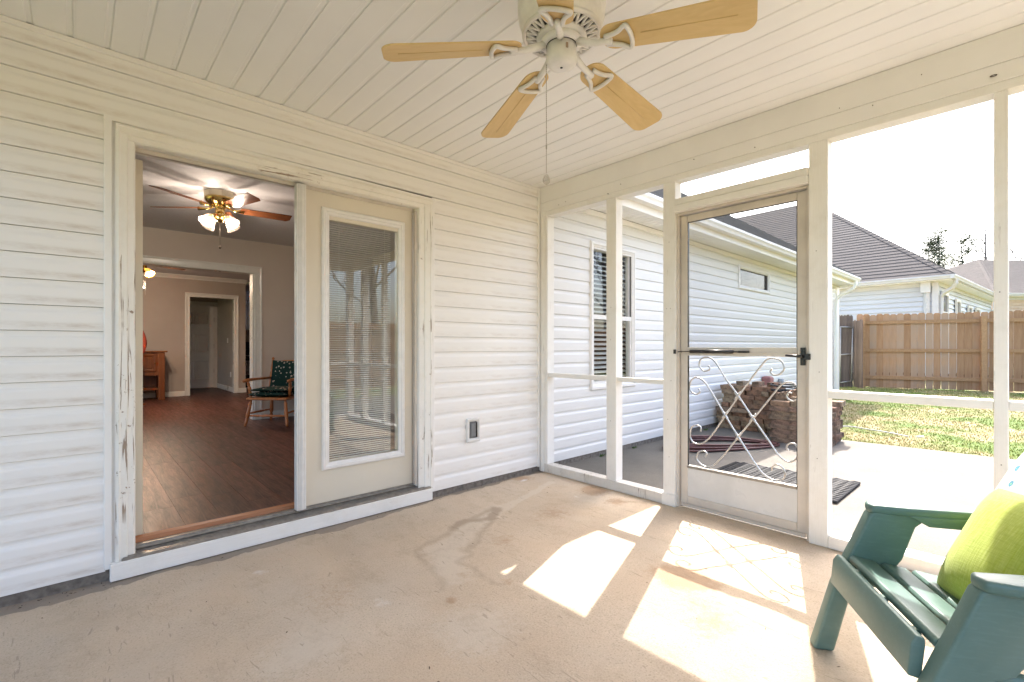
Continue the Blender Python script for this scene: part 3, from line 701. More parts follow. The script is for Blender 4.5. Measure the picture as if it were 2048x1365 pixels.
# screen door
x0, x1 = .045, .078
dm = MB(); ya, yb = -2.177, -1.375
dm.box(x0, x1, ya, ya + .055, .03, 2.078); dm.box(x0, x1, yb - .050, yb, .03, 2.078)
dm.box(x0, x1, ya + .055, yb - .05, 2.030, 2.078); dm.box(x0, x1, ya + .055, yb - .05, .03, .085)
sdoor = obj('screen_door', dm, 'alu', sw, bevel=.004)
mr = MB(); mr.box(x0 - .002, x1 + .001, ya + .0555, yb - .0505, 1.083, 1.140); mr.box(x0 - .006, x0 - .002, ya + .0555, yb - .0505, 1.103, 1.108)
obj('mid_rail', mr, plain('mid_rail_paint', (.62, .58, .52), .35), sdoor, bevel=.002)
obj('kick_panel', B(x0 + .006, x1 - .004, ya + .0555, yb - .0505, .0855, .285), 'kick', sdoor)
kt = MB(); kt.box(x0 - .004, x1 + .002, ya + .0555, yb - .0505, .2855, .303); kt.box(x0 - .007, x0 - .004, ya + .056, yb - .051, .290, .297)
obj('kick_trim', kt, 'alu_mid', sdoor, bevel=.001)
obj('bottom_sweep', B(x0 - .003, x1 - .002, ya + .01, yb - .01, .008, .0295), 'alu', sdoor)
obj('screen_mesh', B(x0 + .012, x0 + .0125, ya + .0555, yb - .0505, 1.1405, 2.0295), 'screen', sdoor)
gsk = MB()
for (a, b, c, d) in ((ya + .0555, ya + .059, .303, 2.0295), (yb - .054, yb - .0505, .303, 2.0295)): gsk.box(x0 + .004, x0 + .02, a, b, c, d if False else 1.0825); gsk.box(x0 + .004, x0 + .02, a, b, 1.1405, 2.0295)
gsk.box(x0 + .004, x0 + .02, ya + .06, yb - .055, 2.026, 2.0296)
obj('gasket', gsk, 'black', sdoor)
RODS = dict(A=[(-1.566, 1.015), (-1.575, 0.989), (-1.533, 0.975), (-1.502, 1.01), (-1.508, 1.05), (-1.539, 1.071), (-1.58, 1.067), (-1.621, 1.031), (-1.684, 0.93), (-1.762, 0.828), (-1.857, 0.688), (-1.969, 0.531), (-2.008, 0.474), (-2.055, 0.44), (-2.093, 0.447), (-2.118, 0.483), (-2.116, 0.534), (-2.097, 0.556), (-2.065, 0.546), (-2.057, 0.519), (-2.069, 0.51)],
B=[(-1.496, 0.85), (-1.506, 0.827), (-1.478, 0.809), (-1.44, 0.828), (-1.430, 0.869), (-1.447, 0.912), (-1.484, 0.928), (-1.533, 0.905), (-1.58, 0.844), (-1.679, 0.686), (-1.767, 0.55), (-1.888, 0.373), (-1.939, 0.325), (-1.988, 0.309), (-2.032, 0.322), (-2.049, 0.356), (-2.036, 0.395), (-2.003, 0.41), (-1.974, 0.389), (-1.974, 0.367)],
C=[(-1.974, 1.006), (-1.961, 0.987), (-1.983, 0.967), (-2.017, 0.976), (-2.041, 1.011), (-2.027, 1.053), (-1.993, 1.071), (-1.949, 1.068), (-1.914, 1.033), (-1.847, 0.939), (-1.762, 0.812), (-1.679, 0.68), (-1.592, 0.543), (-1.539, 0.483), (-1.49, 0.458), (-1.447, 0.469), (-1.428, 0.514), (-1.44, 0.57), (-1.478, 0.589), (-1.508, 0.579), (-1.506, 0.549)],
D=[(-2.083, 0.86), (-2.065, 0.862), (-2.057, 0.835), (-2.079, 0.814), (-2.107, 0.821), (-2.119, 0.846), (-2.116, 0.891), (-2.093, 0.922), (-2.055, 0.926), (-2.017, 0.9), (-1.949, 0.805), (-1.857, 0.677), (-1.762, 0.544), (-1.673, 0.417), (-1.604, 0.335), (-1.557, 0.310), (-1.508, 0.32), (-1.478, 0.355), (-1.49, 0.399), (-1.527, 0.416), (-1.551, 0.403), (-1.539, 0.377)])
for k_, P in RODS.items():
    xo = .070 if k_ in 'AB' else .0785
    obj('scroll_rod', MB().tube([Vector((xo, a, b)) for a, b in catmull([(a, b, 0) for a, b in P], 4) and [(v.x, v.y) for v in catmull([(a, b, 0) for a, b in P], 4)]], .0056, 6), 'silver', sdoor)
for (a, b) in ((-1.762, .82), (-1.679, .683), (-1.857, .683), (-1.765, .547)):
    m = MB()
    for sg in (1, -1):
        v = Vector((0, -.56, -.83 * sg)).normalized() * .035
        m.tube([Vector((.074, a, b)) - v, Vector((.074, a, b)) - v * .6, Vector((.074, a, b)) + v * .6, Vector((.074, a, b)) + v], [.005, .0085, .0085, .005], 6)
    obj('scroll_collar', m, 'silver', sdoor)
cl = MB(); cl.tube([(-.002, -1.375, 1.108), (.018, -1.40, 1.112)], .004, 6); cl.tube([(.018, -1.46, 1.112), (.018, -1.755, 1.112)], .0125, 12); cl.tube([(.018, -1.40, 1.112), (.018, -1.46, 1.112)], .0035, 6); cl.tube([(.018, -1.755, 1.112), (.018, -1.80, 1.112)], .006, 6); cl.box(.012, .04, -1.85, -1.79, 1.105, 1.119); cl.box(-.014, .004, -1.362, -1.35, 1.095, 1.125)
obj('door_closer', cl, 'black', sdoor)
hd = MB(); hd.box(x0 - .014, x0 - .001, ya + .008, ya + .034, 1.035, 1.14); hd.tube([(x0 - .014, ya + .02, 1.088), (x0 - .045, ya + .02, 1.088)], .009, 8); hd.tube([(x0 - .045, ya + .012, 1.088), (x0 - .045, ya + .105, 1.094)], [.010, .007], 8); hd.box(-.012, .03, ya - .030, ya - .0, 1.07, 1.105)
obj('door_handle', hd, 'black', sdoor, bevel=.002)

# ------------------------------------------------------------------ ceiling fans
def rounded_blade(L0, L1, w0, w1, th=.006, n=7):
    pts = []
    def arc(cx, cy, r, a0, a1):
        return [(cx + r * math.cos(a0 + (a1 - a0) * i / n), cy + r * math.sin(a0 + (a1 - a0) * i / n)) for i in range(n + 1)]
    r1 = w1 * .62; r0 = w0 * .9
    pts += arc(L1 - r1, -w1 + r1, r1, -math.pi / 2, -.15) + arc(L1 - r1, w1 - r1, r1, .15, math.pi / 2)
    pts += arc(L0 + r0, w0 - r0 + .0, r0, math.pi / 2, math.pi * .97) + arc(L0 + r0, -w0 + r0, r0, math.pi * 1.03, math.pi * 1.5)
    return pts
FC = (-1.80, -1.872); 
fan = thing('ceiling_fan', 'white ceiling fan with five tan blades on the porch ceiling', 'ceiling fan', (FC[0], FC[1], CEIL), 0)
def fanpart(name, mb, mat, parent=fan, **kw): return obj(name, mb, mat, parent, world=False, **kw)
H = MB().lathe([(.0, -.001), (.15, -.001), (.153, -.03), (.148, -.05), (.160, -.062), (.166, -.10), (.166, -.19), (.158, -.215), (.161, -.225), (.150, -.262), (.136, -.275)], 48)
fanpart('motor_housing', H, 'dirtywhite')
fanpart('vent_backing', MB().lathe([(.14, -.272), (.09, -.283), (.0, -.283)], 40), plain('vent_dark', (.10, .09, .095), .6))
vr = MB()
for q in range(24):
    a = 2 * math.pi * q / 24
    for da in (-.055, .055):
        p = [Vector((.092 * math.cos(a + da * 0), .092 * math.sin(a + da * 0), -.291)), Vector((.142 * math.cos(a + da * 1.9), .142 * math.sin(a + da * 1.9), -.277))]
        vr.tube(p, [.0045, .006], 6)
vr.lathe([(.132, -.268), (.150, -.272), (.148, -.283), (.136, -.284), (.132, -.276)], 48); vr.lathe([(.075, -.283), (.096, -.287), (.094, -.297), (.07, -.300)], 40)
fanpart('vent_ring', vr, 'white')
fanpart('flywheel', MB().lathe([(.07, -.296), (.076, -.302), (.076, -.318), (.066, -.324), (.058, -.322)], 40), 'dirtywhite')
fanpart('hub_gap', MB().lathe([(.066, -.323), (.05, -.320), (.05, -.333)], 32), 'black')
sh = MB().lathe([(.05, -.322), (.056, -.324), (.057, -.366), (.0585, -.369), (.058, -.382), (.050, -.394), (.030, -.400), (.0, -.402)], 40)
shh = fanpart('switch_housing', sh, 'dirtywhite')
obj('pull_slot', B(-.004, .004, -.0605, -.0565, -.360, -.342).xf(Matrix.Rotation(R(-28), 4, 'Z')), plain('slot_tan', (.35, .25, .18), .6), shh, world=False)
obj('screw', MB().lathe([(0, -.4035), (.005, -.4035), (.005, -.401)], 8), 'black', shh, world=False)
bl = MB().prism(rounded_blade(.155, .665, .056, .074), -.003, .003, lambda p, q, t: (p, q, t)); bl.tube([(.30, 0, -.0035), (.61, 0, -.0035)], .0016, 5)
blm = bl.mesh('blade', M['blade'])
br = MB()
ring = [(.235, .0), (.245, .030), (.262, .047), (.252, .052), (.225, .036), (.200, .026), (.172, .022)]
loop = catmull([(.175, .018, 0), (.200, .022, 0), (.228, .032, 0), (.252, .050, 0), (.262, .046, 0), (.268, .020, 0), (.269, 0, 0), (.268, -.020, 0), (.262, -.046, 0), (.252, -.050, 0), (.228, -.032, 0), (.200, -.022, 0), (.175, -.018, 0)], 3)
br.tube([(v.x, v.y, -.012) for v in loop], [.0085] * len(loop), 8)
brm = br.mesh('blade_bracket', M['white'])
arm = MB().tube([(.066, 0, .004), (.10, 0, -.006), (.14, 0, -.014), (.195, 0, -.016), (.200, 0, -.016)], [.015, .014, .0125, .0125, .008], 10)
armm = arm.mesh('bracket_arm', M['dirtywhite'])
for q, a in enumerate([1.5, 73.5, 145.5, 217.5, 289.5]):
    o = bpy.data.objects.new('blade', blm); col.objects.link(o); o.parent = fan; o.location = (0, 0, -.318)
    o.rotation_euler = (Matrix.Rotation(R(a), 3, 'Z') @ Matrix.Rotation(R(7.5), 3, 'Y') @ Matrix.Rotation(R(-11), 3, 'X')).to_euler()
    for nm, me_ in (('blade_bracket', brm), ('bracket_arm', armm)):
        c = bpy.data.objects.new(nm, me_); col.objects.link(c); c.parent = o; c.location = (0, 0, .002 if nm == 'bracket_arm' else 0)
        if nm == 'bracket_arm': c.rotation_euler = (R(11), 0, 0)
pcn = MB(); 
for q in range(55): 
    z = -.37 - q * .0078; pcn.tube([(-.035, .045, z), (-.035, .045, z - .0045)], .0017, 5, cap=False)
pcn.tube([(-.035, .045, -.37), (-.035, .045, -.80)], .0006, 4); pcn.tube([(-.035, .045, -.69), (-.035, .045, -.705)], .003, 6)
ch = fanpart('pull_chain', pcn, plain('chain', (.55, .50, .45), .3, .8))
pcn.v = []
cr = MB().lathe([(0, 0), (.007, -.006), (.0145, -.022), (.0135, -.032), (.006, -.040), (0, -.043)], 8, (-.035, .045, -.80), smooth=False)
obj('crystal_pull', cr, 'crystal', ch, world=False)

def indoor_fan(loc, rot, label, blademat, n_l, shade_mat, r=.62, lamp=9, group=None, zc=2.6):
    f = thing('ceiling_fan', label, 'ceiling fan', (loc[0], loc[1], zc), rot)
    fp = lambda name, mb, mat, parent=f, **kw: obj(name, mb, mat, parent, world=False, **kw)
    fp('mounting_canopy', MB().lathe([(.0, -.001), (.13, -.001), (.13, -.055), (.125, -.06)], 8, smooth=False), plain('antique_cream', (.55, .50, .38), .35, .3))
    fp('motor_housing', MB().lathe([(.125, -.058), (.128, -.075), (.110, -.105), (.075, -.13), (.05, -.14), (.0, -.14)], 32), 'brass')
    fp('light_stem', MB().lathe([(.045, -.139), (.04, -.15), (.04, -.20), (.05, -.205), (.048, -.24), (.03, -.27), (.012, -.285), (0, -.29)], 24), 'brass')
    bm = MB().prism([(.17, -.045), (.20, -.055), (r, -.068), (r, .035), (r - .03, .068), (.20, .055), (.17, .045)], -.003, .003, lambda p, q, t: (p, q, t)).mesh('blade', M[blademat])
    bi = MB().tube([(.06, 0, .01), (.12, 0, -.01), (.20, 0, -.006)], [.010, .008, .02], 8).mesh('blade_bracket', M['brass'])
    for k in range(5):
        o = bpy.data.objects.new('blade', bm); col.objects.link(o); o.parent = f; o.location = (0, 0, -.145)
        o.rotation_euler = (Matrix.Rotation(2 * math.pi * k / 5, 3, 'Z') @ Matrix.Rotation(R(-13), 3, 'X')).to_euler()
        c = bpy.data.objects.new('blade_bracket', bi); col.objects.link(c); c.parent = o
    for k in range(n_l):
        a = 2 * math.pi * k / n_l + .6
        d = Vector((math.cos(a), math.sin(a), 0)); 
        c0 = d * .085 + Vector((0, 0, -.235))
        am = MB().tube([d * .03 + Vector((0, 0, -.24)), d * .06 + Vector((0, 0, -.215)), d * .085 + Vector((0, 0, -.225)), d * .10 + Vector((0, 0, -.245))], .006, 6); ar = fp('light_arm', am, 'brass')
        rot_ = Matrix.Translation(c0) @ (d.cross(Vector((0, 0, 1)))).to_track_quat('X', 'Z').to_matrix().to_4x4() if False else Matrix.Translation(c0) @ Matrix.Rotation(a, 4, 'Z') @ Matrix.Rotation(R(-42), 4, 'Y')
        flute = (lambda i, kk: 1 + (.05 * i / 6) * math.cos(kk * math.pi)) if shade_mat == 'shade' else None
        s1 = MB().lathe([(.018, 0), (.026, -.012), (.036, -.035), (.042, -.06), (.048, -.085), (.060, -.105)], 32, mod=(lambda i, kk: 1 + .035 * i / 2 * (1 if kk % 2 else -1) * .6) if shade_mat == 'shade' else None)
        obj('lamp_shade', s1.xf(rot_), shade_mat, ar, world=False)
        if shade_mat == 'shade':
            obj('bulb', MB().lathe([(0, -.085), (.010, -.08), (.014, -.065), (.011, -.045), (.008, -.03), (0, -.028)], 10).xf(rot_), 'bulb', ar, world=False)
        p = WM[f.name] @ (rot_ @ Vector((0, 0, -.075 if shade_mat == 'shade' else -.115)))
        ld = bpy.data.lights.new('bulb_light', 'POINT'); ld.energy = lamp; ld.color = (1, .93, .86) if shade_mat == 'shade' else (1, .78, .58); ld.shadow_soft_size = .015
        lo = bpy.data.objects.new('bulb_light', ld); col.objects.link(lo); lo.location = p
    pch = MB().tube([(0, .0, -.29), (0, 0, -.50)], .0015, 5); pch.lathe([(0, -.49), (.008, -.51), (.011, -.525), (0, -.535)], 8)
    if n_l == 3: pch.tube([(.03, .02, -.28), (.03, .02, -.62)], .0015, 5)
    fp('pull_chain', pch, 'darkmetal' if n_l == 4 else 'white')
    return f
indoor_fan((-2.157, 2.1), R(-4), 'brass ceiling fan with fluted glass lights in the room behind the door', 'fanwood', 4, 'shade', lamp=4.8)
indoor_fan((-2.40, 6.1), R(20), 'dark ceiling fan with amber glass lights in the far dining room', 'fanwood_dark', 3, 'amber', r=.6, lamp=10, zc=2.56)

# ------------------------------------------------------------------ rooms seen through the door
IF = .130
fl = struct('interior_floor', B(-6, 3.2, .152, 11, .0, IF - .013), 'planks')
pw, plen = .185, 1.25
pm = B(0, pw - .0015, 0, plen - .0015, 0, .012).mesh('floor_plank', M['planks'])
cnt = 0; x = -3.25; ci = 0
while x < -.1:
    y = .155 - random.random() * plen * .0 - 0; off = random.random() * plen; yy = .155
    first = True
    while yy < 8.5 if x > -2.7 else yy < 5.5:
        L = off if first else plen; first = False
        L = max(L, .25)
        if abs(L - plen) < 1e-6: me_ = pm
        else: me_ = B(0, pw - .0015, 0, L - .0015, 0, .012).mesh('floor_plank', M['planks'])
        if cnt < 295:
            o = bpy.data.objects.new('floor_plank', me_); col.objects.link(o); o.location = (x, yy, IF - .012); o.parent = fl; cnt += 1
        yy += L
    x += pw
rc = struct('room_ceiling', B(-6, .4, .15, 4.2, 2.60, 2.64), 'ceil_in')
struct('dining_ceiling', B(-6, 3.2, 4.35, 8.7, 2.60, 2.64), 'ceil_in'); struct('hall_ceiling', B(-6, .0, 8.745, 11, 2.5, 2.54), 'ceil_in')
# front wall inner face, side walls
w = MB(); w.box(-6, -2.97, .1505, .165, .0, 2.6); w.box(-1.262, .4, .1505, .165, 0, 2.6); w.box(-2.97, -1.262, .1505, .165, 2.2, 2.6)
struct('front_wall', w, 'taupe')
struct('room_side_wall', B(.4, .45, .152, 4.2, 0, 2.6), 'taupe')
lw_ = MB(); lw_.box(-6.1, -6, 0, .5, 0, 2.64); lw_.box(-6.1, -6, 3.9, 4.35, 0, 2.64); lw_.box(-6.1, -6, .5, 3.9, 0, .3); lw_.box(-6.1, -6, .5, 3.9, 2.5, 2.64); lw_.box(-6.1, -6, 4.35, 5.4, 0, 2.64); lw_.box(-6.1, -6, 7.4, 8.9, 0, 2.64); lw_.box(-6.1, -6, 10.3, 11, 0, 2.64); lw_.box(-6.1, -6, 8.9, 10.3, 2.35, 2.64); lw_.box(-6.1, -6, 8.9, 10.3, 0, .3); lw_.box(-6.1, -6, 5.4, 7.4, 0, .9); lw_.box(-6.1, -6, 5.4, 7.4, 2.3, 2.64)  # unseen window openings added to let daylight into the rooms and hall
struct('far_side_wall', lw_, 'taupe')
# partition with cased opening
PYA, PYB = 4.204, 4.35; OX0, OX1, OZ = -4.3, -1.343, 2.172
pw_ = MB(); pw_.box(-6, OX0, PYA, PYB, 0, 2.62); pw_.box(OX1, .45, PYA, PYB, 0, 2.62); pw_.box(OX0, OX1, PYA, PYB, OZ, 2.62)
part = struct('partition_wall', pw_, 'taupe')
def case_in(mb, x0, x1, z1, y, zb=IF, w=.095):
    pf_ = [(0, 0), (0, .010), (.012, .016), (.03, .013), (w * .7, .016), (w - .012, .022), (w, .020), (w, 0)]
    mb.prism(pf_, zb, z1 + w, lambda p, q, t: (x0 - p, y - q, t)); mb.prism(pf_, zb, z1 + w, lambda p, q, t: (x1 + p, y - q, t)); mb.prism(pf_, x0 - w, x1 + w, lambda p, q, t: (t, y - q - .001, z1 + p)); return mb
c_ = case_in(MB(), OX0, OX1, OZ - .02, PYA, w=.10); c_.box(OX1 - .018, OX1 + .001, PYA - .004, PYB + .004, IF, OZ - .0); c_.box(OX0, OX1 - .019, PYA - .004, PYB + .004, OZ - .02, OZ - .001)
obj('opening_trim', c_, 'trim_in', part)
def baseb(mb, x0, x1, y): return mb.prism([(0, 0), (.014, 0), (.014, .085), (.008, .10), (0, .10)], x0, x1, lambda p, q, t: (t, y - p, IF + q))
obj('baseboard', baseb(MB(), OX1 + .10, .4, PYA), 'trim_in', part)
# dining room back wall with hall doorway
DY = 8.62
dw = MB(); dw.box(-6, -1.50, DY, DY + .12, 0, 2.62); dw.box(-.62, -.415, DY, DY + .12, 0, 2.62); dw.box(-1.50, -.62, DY, DY + .12, 2.17, 2.62)
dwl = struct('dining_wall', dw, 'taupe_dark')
obj('doorway_trim', case_in(MB(), -1.44, -.64, 2.165, DY, w=.085).box(-1.515, -1.44, DY - .003, DY + .125, IF, 2.16).box(-.64, -.60, DY - .003, DY + .125, IF, 2.16), 'trim_in', dwl)
obj('baseboard', baseb(baseb(MB(), -6, -1.53, DY), -.55, -.40, DY), 'trim_in', dwl)
crn = [(0, 0), (.07, 0), (.07, -.012), (.05, -.03), (.02, -.06), (.012, -.08), (0, -.08)]
obj('crown_moulding', MB().prism(crn, -6, -.40, lambda p, q, t: (t, DY - p, 2.6 + q)).prism(crn, DY, 11, lambda p, q, t: (-.415 + p, t, 2.6 + q)), 'trim_in', dwl)
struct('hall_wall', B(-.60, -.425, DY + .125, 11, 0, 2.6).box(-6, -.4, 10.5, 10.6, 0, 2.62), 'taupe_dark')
obj('baseboard', MB().prism([(0, 0), (.014, 0), (.014, .10), (0, .10)], DY + .13, 10.49, lambda p, q, t: (-.60 - p, t, IF + q)), 'trim_in', dwl)
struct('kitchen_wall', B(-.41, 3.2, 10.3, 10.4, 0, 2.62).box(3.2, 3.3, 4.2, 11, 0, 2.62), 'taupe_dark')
# hall door
hdr = thing('hall_door', 'closed white six panel door at the end of the dim hall', 'door', (-1.2, 10.48, IF))
hx0, hx1, hz0, hz1 = -1.43, -.685, IF + .012, 2.14
m = MB().box(hx0, hx1, 10.455, 10.49, hz0, hz1); obj('door_slab', m, 'door_in', hdr)
for (a, b) in ((.12, .42), (.52, .82)):
    for (c, d) in ((.10, .36), (.43, .68), (.76, .94)):
        px0, px1 = hx0 + (hx1 - hx0) * (a - .02), hx0 + (hx1 - hx0) * (b + .05); pz0, pz1 = hz0 + (hz1 - hz0) * (c + .0), hz0 + (hz1 - hz0) * (d - .03)
        obj('door_panel', bevel_frame(MB(), px0, px1, pz0, pz1, 10.455, .035, .022).box(px0 + .05, px1 - .05, 10.440, 10.4545, pz0 + .05, pz1 - .05), 'door_in', hdr)
obj('door_casing', MB().box(hx1 + .004, hx1 + .08, 10.465, 10.4995, IF, hz1 + .08).box(hx0 - .08, hx0 - .004, 10.465, 10.4995, IF, hz1 + .08).box(hx0 - .004, hx1 + .004, 10.465, 10.4995, hz1 + .004, hz1 + .08), 'trim_in', hdr)
obj('hinge', MB().box(hx1 - .002, hx1 + .012, 10.445, 10.464, .5, .6).box(hx1 - .002, hx1 + .012, 10.445, 10.464, 1.75, 1.85).box(hx1 - .002, hx1 + .012, 10.445, 10.464, 1.1, 1.2), 'silver', hdr)
tag(obj('light_switch', B(-.612, -.601, 9.35, 9.42, 1.22, 1.335), 'white', bevel=.002), 'small white light switch plate on the hall wall beside the door', 'light switch')
tag(obj('wall_socket', B(-.612, -.601, 9.05, 9.12, .45, .565), 'white', bevel=.002), 'white socket plate low on the hall wall', 'outlet')
# kitchen glimpse: wall cabinet and stove
kc = thing('kitchen_cabinet', 'white kitchen wall cabinet glimpsed beyond the dining room wall', 'cabinet', (.0, 9.9, 1.6))
obj('cabinet_box', B(-.38, .9, 9.95, 10.29, 1.55, 2.25), 'door_in', kc)
for q in range(3): obj('cabinet_door', bevel_frame(MB(), -.37 + q * .31, -.07 + q * .31, 1.56, 2.24, 9.95, .05, .015), 'door_in', kc)
kr = thing('kitchen_range', 'dark stainless cooking range under the kitchen cabinet', 'stove', (.0, 9.7, IF))
obj('range_body', B(-.38, .5, 9.62, 10.29, IF, 1.05), plain('black_enamel', (.015, .015, .016), .2), kr, bevel=.01)
obj('oven_handle', MB().tube([(-.33, 9.58, .92), (.45, 9.58, .92)], .012, 8), 'steel', kr); obj('control_panel', B(-.38, .5, 10.15, 10.28, 1.0505, 1.25), 'black', kr)
obj('oven_window', B(-.2, .32, 9.612, 9.6195, .45, .8), 'steel', kr)
# oak cabinet
cb = thing('oak_cabinet', 'small dark oak cabinet with one panelled door and open shelf in the dining room', 'cabinet', (-2.4, 8.2, IF))
cx0, cx1, cy0, cy1 = -2.95, -1.93, 7.98, 8.42
obj('cabinet_top', B(cx0 - .03, cx1 + .04, cy0 - .03, cy1, 1.03, 1.06), 'oak', cb, bevel=.005)
obj('cabinet_body', B(cx0, cx1 - .04, cy0 + .01, cy1 - .01, .62, 1.0295).box(cx0, cx1 - .02, cy0 + .004, cy0 + .03, .60, .63), 'oak', cb)
for xx in (cx0, cx1 - .10): obj('cabinet_leg', B(xx, xx + .10, cy0 - .004, cy0 + .04, IF, 1.029), 'oak', cb, bevel=.004); obj('cabinet_leg', B(xx, xx + .10, cy1 - .05, cy1 - .008, IF, .62), 'oak', cb)
obj('shelf', B(cx0 + .1, cx1 - .1, cy0 + .02, cy1 - .02, .33, .36), 'oak', cb); obj('back_panel', B(cx0 + .1, cx1 - .1, cy1 - .03, cy1 - .02, .361, .62), 'oak', cb)
dr = obj('cabinet_door', bevel_frame(MB(), -2.36, -2.06, .67, 1.0, cy0 + .01, .055, .02).box(-2.30, -2.12, cy0 - .003, cy0 + .0095, .74, .93), 'oak', cb)
obj('knob', MB().lathe([(0, 0), (.01, .004), (.012, .012), (.006, .02), (0, .022)], 10).xf(Matrix.Translation((-2.085, cy0 - .03, .83)) @ Matrix.Rotation(R(90), 4, 'X')), 'brass', dr)
# red cloth hanging beside the cabinet
rc_ = MB(); nn = 14
vs = []; 
for j in range(9):
    for i in range(nn):
        a = 2 * math.pi * i / nn; rr = (.10 + .05 * math.sin(j / 8 * 2.6)) * (1 + .12 * math.sin(3 * a + j * .4))
        vs.append((-2.42 + rr * 1.0 * math.cos(a), 7.35 + rr * .6 * math.sin(a), 1.46 - j * .055))
rc_.add(vs, [(j * nn + i, (j + 1) * nn + i, (j + 1) * nn + (i + 1) % nn, j * nn + (i + 1) % nn) for j in range(8) for i in range(nn)] + [tuple(range(nn)), tuple(range(8 * nn, 9 * nn))[::-1]], True)
rd = thing('coat_stand', 'dark coat stand carrying a red cloth beside the oak cabinet', 'coat stand', (-2.42, 7.35, IF))
obj('stand_pole', MB().tube([(-2.42, 7.35, IF + .03), (-2.42, 7.35, 1.5)], .014, 8).lathe([(.16, 0), (.16, .02), (.03, .04), (.0, .04)], 20, (-2.42, 7.35, IF)), 'oak', rd)
tag(obj('red_cloth', rc_, plain('red_cloth', (.30, .05, .03), .9)), 'red cloth hanging at the left end of the oak cabinet', 'cloth')

# wooden armchair with floral pads
ac = thing('wooden_armchair', 'orange maple armchair with green floral pads beside the wide opening', 'armchair', (-1.20, 3.66, IF), R(226))
ap = lambda name, mb, mat='chairwood', **kw: obj(name, mb, mat, ac, world=False, **kw)
def turned(p, q, r0=.02): 
    p, q = Vector(p), Vector(q); ts = [0, .08, .12, .3, .5, .62, .68, .74, .9, 1]; rs = [.7, .75, 1.1, 1.0, 1.25, 1.15, .7, 1.1, .85, .75]
    return MB().tube([p.lerp(q, t) for t in ts], [r0 * a for a in rs], 10)
for sx, sy in ((.27, .27), (.27, -.27), (-.25, .22), (-.25, -.22)):
    ap('leg', turned((sx * .82, sy * .82, .33), (sx, sy, 0)))
ap('stretcher', turned((.24, .24, .13), (.24, -.24, .13), .014)); ap('stretcher', turned((.24, .24, .16), (-.22, .2, .16), .012)); ap('stretcher', turned((.24, -.24, .16), (-.22, -.2, .16), .012))
ap('seat', B(-.25, .27, -.26, .26, .33, .365), bevel=.01)
for sy in (-.23, .23):
    ap('back_post', turned((-.22, sy, .36), (-.34, sy * 1.03, .83), .017)); ap('arm_post', turned((.17, sy * 1.08, .36), (.20, sy * 1.2, .57), .018))
    ap('arm', MB().tube([(.27, sy * 1.25, .575), (.15, sy * 1.2, .585), (-.1, sy * 1.1, .585), (-.27, sy, .585)], [.022, .02, .016, .015], 8)); ap('finial', MB().lathe([(0, 0), (.016, .008), (.02, .022), (.014, .036), (0, .042)], 10, (-.342, sy * 1.03, .825)))
ap('crest_rail', MB().prism([(-.25, .70), (.25, .70), (.25, .775), (.18, .805), (.06, .825), (-.06, .825), (-.18, .805), (-.25, .775)], 0, .022, lambda p, q, t: (-.335 + t, p, q)), bevel=.006)
for q in range(4): ap('spindle', MB().tube([(-.22, -.15 + q * .1, .36), (-.32, -.15 + q * .1, .72)], .008, 6))
def pillow(w, d, t, n=16, p=2.6, puff=1):
    vs = []; fs = []; N2 = n + 1
    for sgn in (1, -1):
        for j in range(N2):
            for i in range(N2):
                u = -1 + 2 * i / n; v = -1 + 2 * j / n
                e = max(0, (1 - abs(u) ** p)) ** .5 * max(0, (1 - abs(v) ** p)) ** .5
                k1 = 1 - .06 * (1 - abs(v) ** 2) * abs(u) ** 2; k2 = 1 - .06 * (1 - abs(u) ** 2) * abs(v) ** 2
                vs.append((u * w * k1, v * d * k2, sgn * t * e * (1 + .04 * math.sin(3 * u + 2 * v) * puff)))
    o = N2 * N2
    for j in range(n):
        for i in range(n):
            a = j * N2 + i; fs.append((a, a + 1, a + N2 + 1, a + N2)); fs.append((o + a, o + a + N2, o + a + N2 + 1, o + a + 1))
    return MB().add(vs, fs, True)
ap('seat_pad', pillow(.27, .26, .035).xf(Matrix.Translation((.02, 0, .40))), 'floral'); ap('seat_pad', pillow(.25, .25, .03).xf(Matrix.Translation((.0, 0, .455))), 'floral')
ap('back_pad', pillow(.20, .22, .03).xf(Matrix.Translation((-.245, 0, .63)) @ Matrix.Rotation(R(76), 4, 'Y')), 'floral')
ap('pad_tie', MB().tube([(-.31, .24, .80), (-.30, .27, .78), (-.29, .28, .73)], .007, 5).tube([(-.31, .24, .80), (-.33, .28, .80), (-.32, .3, .74)], .006, 5), 'floral')

